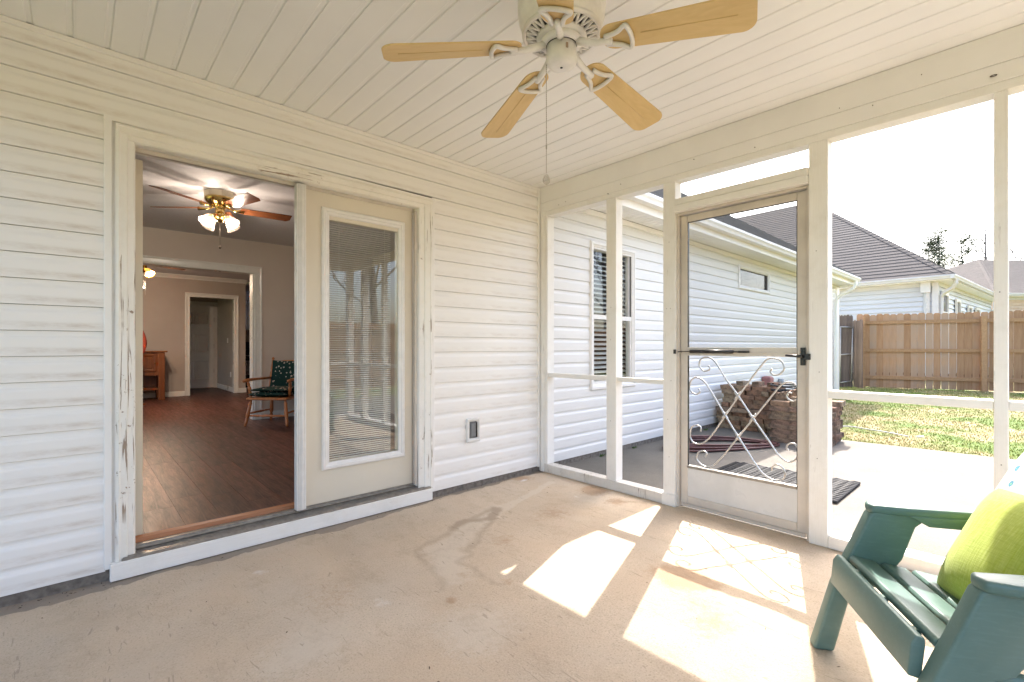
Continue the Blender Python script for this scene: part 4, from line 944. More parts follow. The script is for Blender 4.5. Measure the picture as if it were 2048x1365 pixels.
# ------------------------------------------------------------------ green resin chair
rcAng = math.atan2(.838, -.545)
gc = thing('adirondack_chair', 'green resin lounge chair with a lime cushion at the right of the porch', 'chair', (-1.20, -2.83, 0), rcAng)
gp = lambda name, mb, **kw: obj(name, mb, 'resin', gc, world=False, bevel=kw.pop('bevel', .010), seg=3, **kw)
for sy in (-1, 1):
    f_ = lambda a, b: (lambda p, q, t: (p, sy * t, q))
    up = [(.205, 0), (.135, 0), (.085, .20), (.035, .29), (-.055, .325), (-.085, .37), (-.105, .43), (-.125, .49), (-.150, .512), (-.20, .526), (-.20, .548), (-.02, .552), (.0, .545), (.020, .525), (.055, .44), (.10, .335), (.135, .25)]
    gp('front_leg', MB().prism(up, .262, .318, f_(0, 0)))
    armp = [(.012, .262), (.022, .29), (.012, .326), (-.05, .338), (-.62, .330), (-.66, .30), (-.62, .262), (-.10, .252)]
    gp('armrest', MB().prism(armp, .530, .562, lambda p, q, t: (p, sy * q, t)))
    gp('arm_edge', MB().prism([(-.15, .535), (-.20, .495), (-.62, .495), (-.62, .535)], .308, .330, f_(0, 0)), bevel=.004)
    gp('arm_edge', MB().prism([(-.10, .535), (-.16, .500), (-.62, .495), (-.62, .535)], .2525, .268, f_(0, 0)), bevel=.003)
    gp('rear_leg', MB().prism([(-.70, 0), (-.62, 0), (-.55, .20), (-.57, .52), (-.64, .532), (-.65, .25)], .262, .314, f_(0, 0)))
    gp('side_rail', MB().prism([(.05, .335), (-.60, .235), (-.60, .165), (-.30, .195), (.04, .265)], .259, .300, f_(0, 0)))
gp('seat_apron', MB().prism([(.118, .255), (.150, .262), (.142, .350), (.128, .372), (.108, .366), (.108, .345)], -.2615, .2615, lambda p, q, t: (p, t, q)), bevel=.005)
for yy_ in (-.178, 0, .178): gp('apron_rib', MB().box(.082, .1075, yy_ - .012, yy_ + .012, .29, .352), bevel=.003)
for q in range(6):
    u1 = .088 - q * .098; u0 = u1 - .086; z1 = .372 - q * .0155
    gp('seat_slat', MB().prism([(u0, z1 - .030), (u0, z1 - .018), (u0 + .008, z1 - .0125), (u1 - .01, z1), (u1, z1 - .008), (u1, z1 - .026)], -.2605, .2605, lambda p, q_, t: (p, t, q_)), bevel=.004)
for q in range(5):
    yc = -.2 + q * .1
    gp('back_slat', MB().prism([(-.44, .26), (-.40, .26), (-.70, .98 + .03 * (2 - abs(q - 2))), (-.73, .98 + .03 * (2 - abs(q - 2)))], yc - .045, yc + .045, lambda p, q_, t: (p, t, q_)), bevel=.006)
gp('back_rail', MB().prism([(-.52, .50), (-.56, .50), (-.60, .58), (-.57, .58)], -.262, .262, lambda p, q_, t: (p, t, q_)), bevel=.004)
def place(mb, M4): return mb.xf(M4)
W4 = Matrix.Translation((-1.20, -2.83, 0)) @ Matrix.Rotation(rcAng, 4, 'Z')
lp = thing('throw_pillow', 'lime green woven throw pillow leaning on the green chair seat', 'pillow', tuple(W4 @ Vector((-.26, -.02, .36))), 0)
Mp = W4 @ Matrix.Translation((-.275, -.015, .495)) @ Matrix.Rotation(R(60), 4, 'Y') @ Matrix.Rotation(R(6), 4, 'Z')
def placed(name, mb, mat, parent, M4):
    me_ = mb.mesh(name, M[mat]); o = bpy.data.objects.new(name, me_); col.objects.link(o); o.parent = parent
    o.matrix_parent_inverse = WM[parent.name].inverted(); o.matrix_basis = M4; return o
placed('pillow_cover', pillow(.218, .218, .10, 28, 2.6), 'lime', lp, Mp)
sm = []
for i in range(61):
    a = 4 * i / 60; s0 = int(a) % 4; t = a - int(a); c4 = [(-1, -1), (1, -1), (1, 1), (-1, 1)]; p_, q_ = c4[s0], c4[(s0 + 1) % 4]
    u, v = p_[0] + (q_[0] - p_[0]) * t, p_[1] + (q_[1] - p_[1]) * t
    sm.append((u * .219 * (1 - .06 * (1 - v * v)), v * .219 * (1 - .06 * (1 - u * u)), 0))
placed('piping', MB().tube(sm, .0035, 6), 'lime', lp, Mp)
bp = thing('throw_pillow', 'white pillow with blue and green leaf print behind the lime pillow', 'pillow', tuple(W4 @ Vector((-.42, -.14, .36))), 0)
placed('pillow_cover', pillow(.22, .22, .085, 20), 'bluefloral', bp, W4 @ Matrix.Translation((-.40, -.10, .60)) @ Matrix.Rotation(R(66), 4, 'Y') @ Matrix.Rotation(R(-6), 4, 'Z'))

# ------------------------------------------------------------------ patio things
# door mat woven of rubber strips
mat_ = thing('door_mat', 'black woven rubber door mat on the patio outside the screen door', 'door mat', (1.3, -1.65, 0))
mc = [Vector((.62, -1.13)), Vector((1.62, -1.07)), Vector((1.60, -2.12)), Vector((.93, -2.15))]
M0 = Vector((1.28, -1.62)); ang = R(3)
st_ = MB().box(-.012, .012, -.49, .49, 0, .012)
n_st = 27
for i in range(n_st):
    mb = MB(); 
    pts = []
    for j in range(25):
        pts.append(Vector((0, -.5 + j / 24.0, .010 + .004 * math.sin(j * math.pi / 1.5 + (i % 2) * math.pi))))
    mb.tube(pts, [.0125 + .002 * math.sin(j * math.pi / 1.5 + (i % 2) * math.pi) for j in range(25)], 6)
    me_ = mb.mesh('mat_strip', M['rubber'])
    o = bpy.data.objects.new('mat_strip', me_); col.objects.link(o); o.parent = mat_; o.matrix_parent_inverse = WM[mat_.name].inverted()
    o.matrix_basis = Matrix.Translation((M0.x - .36 + i * .0268, M0.y, .000)) @ Matrix.Rotation(R(2), 4, 'Z')
# maroon hose coil
hs_ = []
hc = Vector((2.26, -.66)); hu = Vector((.87, -.49)); hv = Vector((.49, .87))
for i in range(520):
    a = i * .115; lap = a / (2 * math.pi); rx = .72 - .030 * (lap % 5) + .03 * math.sin(lap * 2.1); ry = .30 - .022 * (lap % 4) + .03 * math.cos(lap * 1.7)
    q = hc + hu * (rx * math.cos(a) + .03 * math.sin(2.3 * lap)) + hv * (ry * math.sin(a) - .05 * math.cos(2 * a))
    hs_.append(Vector((q.x, q.y, .013 + .0085 * lap * (.62 - .38 * math.cos(a)))))
tail = [hs_[-1] + Vector((.1 * k, .05 * k, -.012 * k if k < 5 else -.06)) for k in range(1, 8)]
tag(obj('garden_hose', MB().tube(hs_, .0115, 6), 'hose'), 'coiled maroon garden hose on the patio in front of the bricks', 'hose')
# brick piles
def brick_mesh(lx, ly, lz, seed, rough=.004):
    r = random.Random(seed); nx_, ny_ = 2, 3; v = B(-lx / 2, lx / 2, -ly / 2, ly / 2, 0, lz)
    # subdivided box with jittered corners
    mb = MB(); pts = {}; 
    X_ = [-lx / 2, 0, lx / 2]; Y_ = [-ly / 2, -ly / 6, ly / 6, ly / 2]; Z_ = [0, lz]
    for i, a in enumerate(X_):
        for j, b in enumerate(Y_):
            for k_, c in enumerate(Z_): pts[i, j, k_] = len(mb.v); mb.v.append((a + r.uniform(-rough, rough), b + r.uniform(-rough, rough), c + r.uniform(-rough, rough) * .4))
    for i in range(2):
        for j in range(3):
            mb.f.append((pts[i, j, 1], pts[i + 1, j, 1], pts[i + 1, j + 1, 1], pts[i, j + 1, 1])); mb.f.append((pts[i, j, 0], pts[i, j + 1, 0], pts[i + 1, j + 1, 0], pts[i + 1, j, 0]))
    for j in range(3):
        mb.f.append((pts[0, j, 0], pts[0, j, 1], pts[0, j + 1, 1], pts[0, j + 1, 0])); mb.f.append((pts[2, j, 0], pts[2, j + 1, 0], pts[2, j + 1, 1], pts[2, j, 1]))
    for i in range(2):
        mb.f.append((pts[i, 0, 0], pts[i + 1, 0, 0], pts[i + 1, 0, 1], pts[i, 0, 1])); mb.f.append((pts[i, 3, 0], pts[i, 3, 1], pts[i + 1, 3, 1], pts[i + 1, 3, 0]))
    mb.smooth = [False] * len(mb.f); return mb
bms = [brick_mesh(.095, .195, .058, s).mesh('brick', M['brick']) for s in range(6)]
bms_x = [brick_mesh(.195, .095, .058, s + 20).mesh('brick', M['brick']) for s in range(6)]
def put_brick(me_, parent, loc, rz=0, rx=0, ry=0, name='brick'):
    o = bpy.data.objects.new(name, me_); col.objects.link(o); o.parent = parent; o.matrix_parent_inverse = WM[parent.name].inverted()
    o.matrix_basis = Matrix.Translation(loc) @ Matrix.Rotation(rz, 4, 'Z') @ Matrix.Rotation(rx, 4, 'X') @ Matrix.Rotation(ry, 4, 'Y'); return o
p1 = thing('brick_pile', 'tall loose pile of old tan and red bricks against the house wall', 'brick pile', (3.8, -.5, 0))
BX, BY = 3.55, -.10
eds = []
def edging_mesh(seed, lx=.30, ly=.60, lz=.052, sc=5):
    r = random.Random(seed); poly = []; m_ = sc * 4
    for i in range(m_ + 1):
        a = i / m_; u = -lx / 2 + lx * a; poly.append((u, -ly / 2 - .022 * abs(math.sin(a * sc * math.pi)) + r.uniform(-.006, .006)))
    for i in range(m_ + 1):
        a = 1 - i / m_; u = -lx / 2 + lx * a; poly.append((u, ly / 2 + .022 * abs(math.sin(a * sc * math.pi)) + r.uniform(-.006, .006)))
    return MB().prism(poly, 0, lz, lambda p, q, t: (p + r.uniform(-.003, .003), q, t + r.uniform(-.002, .002)))
eds = [edging_mesh(s, .32, .56).mesh('edging_stone', M['paver']) for s in range(5)]
for L in range(10):
    z = L * .0605; right = [.86, .84, .84, .84, .84, .85, .84, .80, .80, .70][L]; y = BY - random.uniform(0, .05) + (.05 if L < 5 else 0)
    if L == 4:
        put_brick(eds[0], p1, (BX + .13, BY - .25, z), .02, name='edging_stone'); put_brick(eds[1], p1, (BX + .14, BY - .70, z + .001), -.03, name='edging_stone'); continue
    while y > BY - right + .05:
        head = random.random() < .35
        if head:
            for row in range(2): put_brick(random.choice(bms_x), p1, (BX + .09 + row * .205 + random.uniform(-.02, .02), y - .05, z), random.uniform(-.08, .08))
            y -= .103 + random.uniform(0, .012)
        else:
            for row in range(4): put_brick(random.choice(bms), p1, (BX + .05 + row * .102 + random.uniform(-.018, .018), y - .10, z), random.uniform(-.06, .06))
            y -= .204 + random.uniform(0, .012)
for q in range(3): put_brick(random.choice(bms), p1, (BX + .16, -.36 - .20 * q, .605), 1.5 + random.uniform(-.2, .2))
put_brick(bms[0], p1, (BX + .03, -.90, .0605 * 7), .8); put_brick(bms[1], p1, (BX + .0, -.88, .0605 * 6), -.45)
p2 = thing('edging_stone_pile', 'low stack of long ragged edging stones standing nearest the lawn', 'stone pile', (3.35, -1.2, 0))
for L in range(8):
    for c in range(2):
        put_brick(random.choice(eds), p2, (3.20 + c * .33 + random.uniform(-.015, .015), -1.235 + random.uniform(-.025, .025), L * .0535), random.uniform(-.03, .03), name='edging_stone')
for (a, b, c, rz) in ((3.10, -1.04, 0, .1), (3.12, -1.26, 0, -.1), (3.12, -1.45, 0, 1.2), (3.30, -1.0, 0, .3), (3.14, -1.25, 1, .15), (3.5, -1.33, 0, 0), (3.45, -1.0, 0, .1)):
    put_brick(random.choice(bms), p2, (a, b, .4285 + c * .059), rz)
put_brick(brick_mesh(.26, .40, .055, 77).mesh('edging_stone', M['paver']), p2, (3.62, -1.36, .43), .05, name='edging_stone')
for q in range(6): put_brick(random.choice(bms_x), p2, (3.36, -.92 - q * .045, .50 + .012 * q), .1, R(55))
bh = []
for i in range(90):
    a = i * .28; bh.append((3.62 + .20 * math.cos(a), -1.02 + .26 * math.sin(a), .56 + .022 * (i // 22) + .02 * math.sin(a * .7)))
tag(obj('black_tubing', MB().tube(bh, .011, 6), 'black'), 'loops of black tubing lying on top of the stone stack', 'tubing')
fcv = thing('faucet_cover', 'faded red plastic box mounted on the siding above the bricks', 'faucet cover', (5.42, -.1, .5))
obj('box_shell', MB().prism([(-.07, -.09), (.07, -.07), (.09, .06), (.0, .09), (-.09, .07)], -.16, -.016, lambda p, q, t: (5.42 + p, t, .555 + q)), 'pink', fcv, bevel=.02, seg=2)
obj('cable', MB().tube(catmull([(5.5, -.1, .53), (5.6, -.08, .50), (5.66, -.05, .40), (5.68, -.04, .1)], 4), .006, 5), 'silver', fcv)
cdt = thing('wall_pipe', 'short grey pipe with coupling on the siding beside the red box', 'pipe', (6.1, -.06, 0))
obj('pipe', MB().tube([(6.15, -.06, .0), (6.15, -.06, .46)], .03, 10).tube([(6.15, -.06, .46), (6.15, -.06, .56)], .045, 10), plain('grey_pvc', (.35, .36, .37), .5), cdt)
# lawn odds: thin hose and a stub of white pipe
lh = catmull([(4.0, -1.05, .0), (4.75, -1.31, .004), (4.71, -1.59, .004), (4.60, -1.85, .004), (4.45, -2.05, .003)], 6)
tag(obj('lawn_hose', MB().tube([(v.x, v.y, float(gz(v.x)) + .045) for v in lh], .009, 6), plain('pale_hose', (.5, .48, .44), .5)), 'thin pale hose lying across the lawn beyond the patio', 'hose')
tag(obj('pipe_stub', MB().tube([(4.36, -2.14, .045), (4.40, -2.20, .055)], .014, 8), 'white'), 'short stub of white pipe lying on the lawn', 'pipe')
# weeds at the wall foot
wd_ = MB()
for (x_, y_) in ((1.06, -.03), (1.12, -.02), (1.5, -.03), (2.3, -.03), (3.2, -.05), (.9, -.02)):
    for q in range(26):
        a = random.uniform(0, 6.28); r_ = random.uniform(.01, .05); b0 = Vector((x_ + random.uniform(-.04, .04), y_ - random.uniform(0, .03), -.004)); tip = b0 + Vector((math.cos(a) * r_, -abs(math.sin(a)) * r_, random.uniform(.01, .035)))
        s2 = Vector((-math.sin(a), math.cos(a), 0)) * .005; wd_.add([b0 - s2, b0 + s2, tip], [(0, 1, 2)])
wo = obj('weeds', wd_, plain('weed_green', (.07, .14, .02), .8)); wo['kind'] = 'stuff'
# debris specks on the floors
db = MB()
for q in range(150):
    x_ = random.uniform(-3.6, -.1); y_ = random.uniform(-2.9, -.05)
    if q < 60: y_ = random.uniform(-.12, -.055) if x_ < -1.1 else random.uniform(-.05, -.01)
    if q > 120: x_ = random.uniform(-3.4, -3.0); y_ = random.uniform(-.09, -.03)
    a = random.uniform(0, 6.28); L_ = random.uniform(.003, .010) * (1.8 if q % 17 == 0 else 1); w_ = random.uniform(.001, .0025)
    c, s = math.cos(a), math.sin(a)
    db.add([(x_ - c * L_, y_ - s * L_, .001), (x_ - s * w_, y_ + c * w_, .003), (x_ + c * L_, y_ + s * L_, .0025), (x_ + s * w_, y_ - c * w_, .001)], [(0, 3, 2, 1)])
do = obj('leaf_litter', db, 'soil'); do['kind'] = 'stuff'

# ------------------------------------------------------------------ lawn blades
NB = 140000
gxy = rng.random((NB, 2)); 
gx_ = 3.85 + 8.3 * gxy[:, 0] ** 1.35; gy_ = 1.2 - 9.5 * gxy[:, 1]
keep = ~((gx_ < 3.93) & (gy_ < -2.9)) & ~((gx_ < 10.1) & (gy_ > -.02)); gx_, gy_ = gx_[keep], gy_[keep]; nb = len(gx_)
ang_ = rng.random(nb) * 6.283; hgt = (.008 + .018 * rng.random(nb)) * (1 + (gx_ - 3.9) * .06); lean = .045 * rng.random(nb); wd2 = .003 + .003 * rng.random(nb)
bz = gz(gx_)
P0 = np.stack([gx_ - np.sin(ang_) * wd2, gy_ + np.cos(ang_) * wd2, bz], 1); P1 = np.stack([gx_ + np.sin(ang_) * wd2, gy_ - np.cos(ang_) * wd2, bz], 1)
P2 = np.stack([gx_ + np.cos(ang_) * lean, gy_ + np.sin(ang_) * lean, bz + hgt], 1)
VV = np.stack([P0, P1, P2], 1).reshape(-1, 3)
gm = bpy.data.meshes.new('grass'); gm.vertices.add(nb * 3); gm.vertices.foreach_set('co', VV.ravel())
gm.loops.add(nb * 3); gm.loops.foreach_set('vertex_index', np.arange(nb * 3)); gm.polygons.add(nb); gm.polygons.foreach_set('loop_start', np.arange(nb) * 3); gm.polygons.foreach_set('loop_total', np.full(nb, 3)); gm.update(calc_edges=True)
at = gm.attributes.new('tone', 'FLOAT', 'POINT'); at.data.foreach_set('value', np.repeat(rng.random(nb), 3).astype(np.float32))
gm.materials.append(M['grass']); go = link('grass', gm); go['kind'] = 'stuff'

# ------------------------------------------------------------------ fences
fence = thing('wooden_fence', 'tan cedar board privacy fence with dog eared tops across the back of the lawn', 'fence', (12, -2.3, .1))
FA = Vector((11.60, -.21)); FB_ = Vector((12.34, -2.325)); fd = (FB_ - FA).normalized(); fn = Vector((-fd.y, fd.x)) * 1.0
if fn.x < 0: fn = -fn     # away from the porch
def fpt(s, o, z, org=None, d=None, nn_=None):
    org = org or FA; d = d or fd; nn_ = nn_ or fn
    return (org.x + d.x * s + nn_.x * o, org.y + d.y * s + nn_.y * o, z)
def board_mesh(w, h, mat, th=.016):
    return MB().prism([(0, 0), (w, 0), (w, h - .03), (w - .03, h), (.03, h), (0, h - .03)], 0, th, lambda p, q, t: (p, t, q)).mesh('fence_board', M[mat])
fb = [board_mesh(.134, hh, 'fence') for hh in (1.84, 1.85, 1.83)]
def fence_obj(name, mesh, parent, s, o, z, d, org, nn_, rx=0):
    ob = bpy.data.objects.new(name, mesh); col.objects.link(ob); ob.parent = parent; ob.matrix_parent_inverse = WM[parent.name].inverted()
    a = math.atan2(d.y, d.x); p = fpt(s, o, z, org, d, nn_); ob.matrix_basis = Matrix.Translation(p) @ Matrix.Rotation(a, 4, 'Z'); return ob
total = 17 * 2.24 
s = -.14; i = 0
while s < 26 and i < 190:
    gap = .0015 if (s < .9) else random.choice([.002, .004, .008, .012])
    zb_ = .10 + .0 * s
    fence_obj('fence_board', random.choice(fb), fence, s, .02 + random.uniform(0, .003), zb_ + random.uniform(.0, .02), fd, FA, fn); s += .134 + gap; i += 1
rl = MB().prism([(0, 0), (2.24, 0), (2.24, .085), (0, .085)], -.038, .0, lambda p, q, t: (p, t, q)).mesh('fence_rail', M['fence_rail'])
pst = MB().box(-.045, .045, -.09, .0, 0, 1.74).mesh('fence_post', M['fence_rail'])
psn = MB().box(-.02, .02, -.09, .0, 0, 1.80).mesh('fence_post', M['fence_rail'])
for q in range(11):
    for zr in (.22, .90, 1.60): fence_obj('fence_rail', rl, fence, q * 2.24, .018, .1 + zr, fd, FA, fn)
    fence_obj('fence_post', pst if q else psn, fence, q * 2.24, -.021, .1, fd, FA, fn)
# older dark fence and gate by the house corner
of = thing('old_fence', 'weathered dark grey board fence beside the gate at the house corner', 'fence', (11.3, 0, .1))
og = Vector((11.40, -.03)); od = (Vector((11.23, -.25)) - og).normalized(); on_ = Vector((1, 0))
ofb = board_mesh(.095, 1.70, 'oldfence')
for q in range(3): fence_obj('fence_board', ofb, of, q * .097, 0, .09 + random.uniform(0, .02), od, og, on_)
gt = thing('garden_gate', 'dark weathered board gate with a grey metal brace frame', 'gate', (11.3, .2, .1))
g0 = Vector((11.06, .295)); gd = (Vector((11.40, -.02)) - g0).normalized(); gn = Vector((.7, .7))
gfb = board_mesh(.082, 1.84, 'oldfence')
for q in range(6): fence_obj('gate_board', gfb, gt, q * .080 - .01, .0, .09 + random.uniform(0, .03), gd, g0, gn)
gf = MB(); 
P4 = [fpt(.12, -.04, .22, g0, gd, gn), fpt(.40, -.04, .26, g0, gd, gn), fpt(.44, -.04, 1.62, g0, gd, gn), fpt(.13, -.04, 1.64, g0, gd, gn)]
for a, b in ((0, 1), (1, 2), (2, 3), (3, 0)): gf.tube([P4[a], P4[b]], .017, 6)
gf.tube([fpt(.12, -.04, .93, g0, gd, gn), fpt(.42, -.04, .95, g0, gd, gn)], .017, 6)
obj('brace_frame', gf, plain('galvanised', (.33, .33, .33), .45, .6), gt)
# side fence closing the yard on the right
sfn = thing('wooden_fence', 'tan board fence running back along the side of the yard', 'fence', (4, -9.5, 0))
sm_ = MB()
for q in range(300): sm_.box(-14 + q * .14, -14 + q * .14 + .135, -9.52, -9.50, -.02, 1.80 + .02 * math.sin(q * 7.7))
for zr in (.25, .95, 1.6): sm_.box(-14, 28, -9.50, -9.46, zr, zr + .085)
so_ = obj('fence_boards', sm_, 'fence', sfn); so_['kind'] = 'stuff'

# ------------------------------------------------------------------ neighbouring houses
def local_frame(org, rotdeg):
    a = R(rotdeg); return Vector((math.cos(a), math.sin(a), 0)), Vector((-math.sin(a), math.cos(a), 0)), Vector(org)
def neighbour(name, label, G, rot, Lu, Lv, pitch, ov, zfloor, wallmat, nsteps, windows, group=None, roofmat='shingle', ridge='v'):
    """G: gutter corner (near right); u runs away, v runs left"""
    u, v, G = local_frame(G, rot)
    h = thing(name, label, 'house', tuple(G + u * 3 + v * 3 - Vector((0, 0, G.z)) + Vector((0, 0, zfloor))), R(rot))
    ev = G.z
    w0 = G + u * ov + v * ov
    pt = lambda a, b, z: Vector((w0.x + u.x * a + v.x * b, w0.y + u.y * a + v.y * b, z))
    Wu, Wv = Lu - 2 * ov, Lv - 2 * ov; zt = ev - .12
    # stepped siding on front (v direction) and right (u direction)
    sd1 = MB(); sd2 = MB(); nz = int((zt - zfloor) / .16) + 1
    for i in range(nz):
        z0_, z1_ = zfloor + i * .16, min(zfloor + (i + 1) * .16, zt)
        if z1_ <= z0_: break
        A, B_ = pt(-.048, -.02, z0_), pt(-.048, Wv, z0_); C_, D_ = pt(-.006, Wv, z1_), pt(-.006, -.02, z1_)
        sd1.add([A, B_, C_, D_, pt(.0, -.02, z0_), pt(.0, Wv, z0_)], [(0, 3, 2, 1), (0, 1, 5, 4)])
        A, B_ = pt(-.02, -.048, z0_), pt(Wu, -.048, z0_); C_, D_ = pt(Wu, -.006, z1_), pt(-.02, -.006, z1_)
        sd2.add([A, B_, C_, D_, pt(-.02, 0, z0_), pt(Wu, 0, z0_)], [(0, 1, 2, 3), (0, 4, 5, 1)])
    a = obj('siding', sd1, wallmat, h); a['kind'] = 'stuff'; a = obj('siding', sd2, wallmat, h); a['kind'] = 'stuff'
    core = MB(); cs = [pt(0, 0, zfloor), pt(Wu, 0, zfloor), pt(Wu, Wv, zfloor), pt(0, Wv, zfloor), pt(0, 0, zt), pt(Wu, 0, zt), pt(Wu, Wv, zt), pt(0, Wv, zt)]
    core.add(cs, [(0, 3, 2, 1), (4, 5, 6, 7), (0, 1, 5, 4), (1, 2, 6, 5), (2, 3, 7, 6), (3, 0, 4, 7)]); obj('wall', core, wallmat, h)
    ct = MB(); q0 = pt(-.035, -.035, zfloor); 
    for (a0, a1, b0, b1) in ((-.055, .10, -.056, -.0485), (-.056, -.0485, -.056, .10)):
        vs_ = [pt(a0, b0, zfloor), pt(a1, b0, zfloor), pt(a1, b1, zfloor), pt(a0, b1, zfloor), pt(a0, b0, zt - .12), pt(a1, b0, zt - .12), pt(a1, b1, zt - .12), pt(a0, b1, zt - .12)]
        ct.add(vs_, [(0, 3, 2, 1), (4, 5, 6, 7), (0, 1, 5, 4), (1, 2, 6, 5), (2, 3, 7, 6), (3, 0, 4, 7)])
    obj('corner_board', ct, 'vinyl_far', h)
    def bx(a0, a1, b0, b1, z0_, z1_):
        return [pt(a0, b0, z0_), pt(a1, b0, z0_), pt(a1, b1, z0_), pt(a0, b1, z0_), pt(a0, b0, z1_), pt(a1, b0, z1_), pt(a1, b1, z1_), pt(a0, b1, z1_)]
    BF = [(0, 3, 2, 1), (4, 5, 6, 7), (0, 1, 5, 4), (1, 2, 6, 5), (2, 3, 7, 6), (3, 0, 4, 7)]
    obj('soffit', MB().add(bx(-ov + .02, Wu + ov - .02, -ov + .02, -.03, ev - .17, ev - .15), BF).add(bx(-ov + .02, -.03, -.0295, Wv + ov - .02, ev - .17, ev - .15), BF), 'ceiling', h)
    obj('frieze_board', MB().add(bx(-.05, Wu, -.052, -.024, ev - .30, ev - .171), BF).add(bx(-.052, -.024, -.0235, Wv, ev - .30, ev - .171), BF), 'vinyl_far', h)
    gp_ = [(0, -.15), (.075, -.14), (.085, -.10), (.11, -.06), (.11, -.02), (0, -.02)]
    gu = MB(); gu.prism(gp_, -ov - .10, Wu + ov, lambda p, q, t: tuple(pt(t, -ov + .01 - p, ev + q))); gu.prism(gp_, -ov + .008, Wv + ov, lambda p, q, t: tuple(pt(-ov + .01 - p - .001, t, ev + q)))
    obj('gutter', gu, 'vinyl_far', h)
    rm = MB(); st = .16; nsteps = int((min(Wu, Wv) / 2 + ov + .03) / st)
    e0, e1, e2, e3 = pt(-ov - .03, -ov - .03, ev - .03), pt(Wu + ov + .03, -ov - .03, ev - .03), pt(Wu + ov + .03, Wv + ov + .03, ev - .03), pt(-ov - .03, Wv + ov + .03, ev - .03)
    stepped_face(rm, e3, e0, 0, u, pitch, nsteps, 1, 1, st); stepped_face(rm, e0, e1, 0, v, pitch, nsteps, 1, 1, st)
    stepped_face(rm, e1, e2, 0, -u, pitch, nsteps, 1, 1, st); stepped_face(rm, e2, e3, 0, -v, pitch, nsteps, 1, 1, st)
    rr = obj('roof', rm, roofmat, h); rr['kind'] = 'stuff'
    # hip caps, shingle by shingle
    nh = min(nsteps, int(min(Lu, Lv) / 2 / st)); capm = None
    hd_ = (u + v); L3 = Vector((hd_.x, hd_.y, pitch)); 
    for i in range(nh):
        b0 = e0 + hd_ * st * i + Vector((0, 0, pitch * st * i + .030)); b1 = e0 + hd_ * st * (i + 1.12) + Vector((0, 0, pitch * st * (i + 1.12) + .020))
        l = (v * .17 + Vector((0, 0, -.0))); r_ = (u * .17)
        dn = Vector((0, 0, .012))
        cm = MB().add([b0 + dn, b0 + l * .95 - Vector((0, 0, 0.0)) + dn * .2, b1 + l * .95 , b1, b1 + r_ * .95, b0 + r_ * .95 + dn * .2, b0 + l * .95 - Vector((0, 0, .02)), b0 - Vector((0, 0, .02)), b0 + r_ * .95 - Vector((0, 0, .02))],
                      [(0, 3, 2, 1), (0, 5, 4, 3), (0, 1, 6, 7), (0, 7, 8, 5)])
        c_o = obj('ridge_shingle', cm, roofmat, h)
    for (side, s0_, wdt, z0_, hgt_) in windows:
        if side == 'u': fr = [(s0_, z0_), (s0_ + wdt, z0_), (s0_ + wdt, z0_ + hgt_), (s0_, z0_ + hgt_)]; mk = lambda p, q, t: tuple(pt(p, -.049 - t, q))
        else: mk = lambda p, q, t: tuple(pt(-.049 - t, p, q))
        m_ = MB()
        for (aa, bb, cc, dd) in ((s0_, s0_ + .09, z0_, z0_ + hgt_), (s0_ + wdt - .09, s0_ + wdt, z0_, z0_ + hgt_), (s0_ + .09, s0_ + wdt - .09, z0_, z0_ + .09), (s0_ + .09, s0_ + wdt - .09, z0_ + hgt_ - .09, z0_ + hgt_)):
            m_.prism([(aa, cc), (bb, cc), (bb, dd), (aa, dd)], 0, .05, mk)
        m_.prism([(s0_ + .09, z0_ + hgt_ * .5 - .02), (s0_ + wdt - .09, z0_ + hgt_ * .5 - .02), (s0_ + wdt - .09, z0_ + hgt_ * .5 + .02), (s0_ + .09, z0_ + hgt_ * .5 + .02)], 0, .04, mk)
        wn_ = obj('window', m_, 'white', h)
        obj('pane', MB().prism([(s0_ + .08, z0_ + .08), (s0_ + wdt - .08, z0_ + .08), (s0_ + wdt - .08, z0_ + hgt_ - .08), (s0_ + .08, z0_ + hgt_ - .08)], 0.002, .012, mk), plain('dark_pane', (.12, .13, .14), .1), wn_)
    return h, pt, ev, ov
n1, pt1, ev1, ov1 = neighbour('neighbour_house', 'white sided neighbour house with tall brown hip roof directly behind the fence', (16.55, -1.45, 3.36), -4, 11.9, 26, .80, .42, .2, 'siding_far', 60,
    [('u', .35, .95, 1.6, 1.3), ('u', 2.6, .8, 1.6, 1.2), ('u', 4.9, .8, 1.6, 1.1), ('u', 6.6, .9, 1.6, 1.1)])
dn_ = MB()
def sq2(mb, P, r): 
    return mb.tube([Vector(p) for p in P], r, 4, smooth=False)
sq2(dn_, [pt1(-.36, -.10, ev1 - .12), pt1(-.36, -.10, ev1 - .2), pt1(-.07, .25, ev1 - .45)], .07)
obj('downspout', MB().box(-.05, .05, -.04, .04, 0, ev1 - .15 - .2).xf(Matrix.Translation(pt1(-.08, .30, .2)) @ Matrix.Rotation(R(-4), 4, 'Z')).box(-.07, .07, -.09, .09, ev1 - .65, ev1 - .35) if False else sq2(MB(), [pt1(-.09, .22, .2), pt1(-.09, .22, ev1 - .42), pt1(-.09, .22, ev1 - .17)], .075), 'vinyl_far', n1)
obj('leader_box', MB().box(-.07, .07, -.12, .12, -.5, -.16).xf(Matrix.Translation(pt1(-.13, .24, ev1))), 'vinyl_far', n1)
obj('downspout', sq2(MB(), [pt1(-.05, -.46, ev1 - .12), pt1(-.05, -.46, ev1 - .26), pt1(-.02, -.38, ev1 - .40), pt1(.05, -.16, ev1 - .54), pt1(.10, -.09, ev1 - .66), pt1(.10, -.09, .2)], .06), 'vinyl_far', n1)
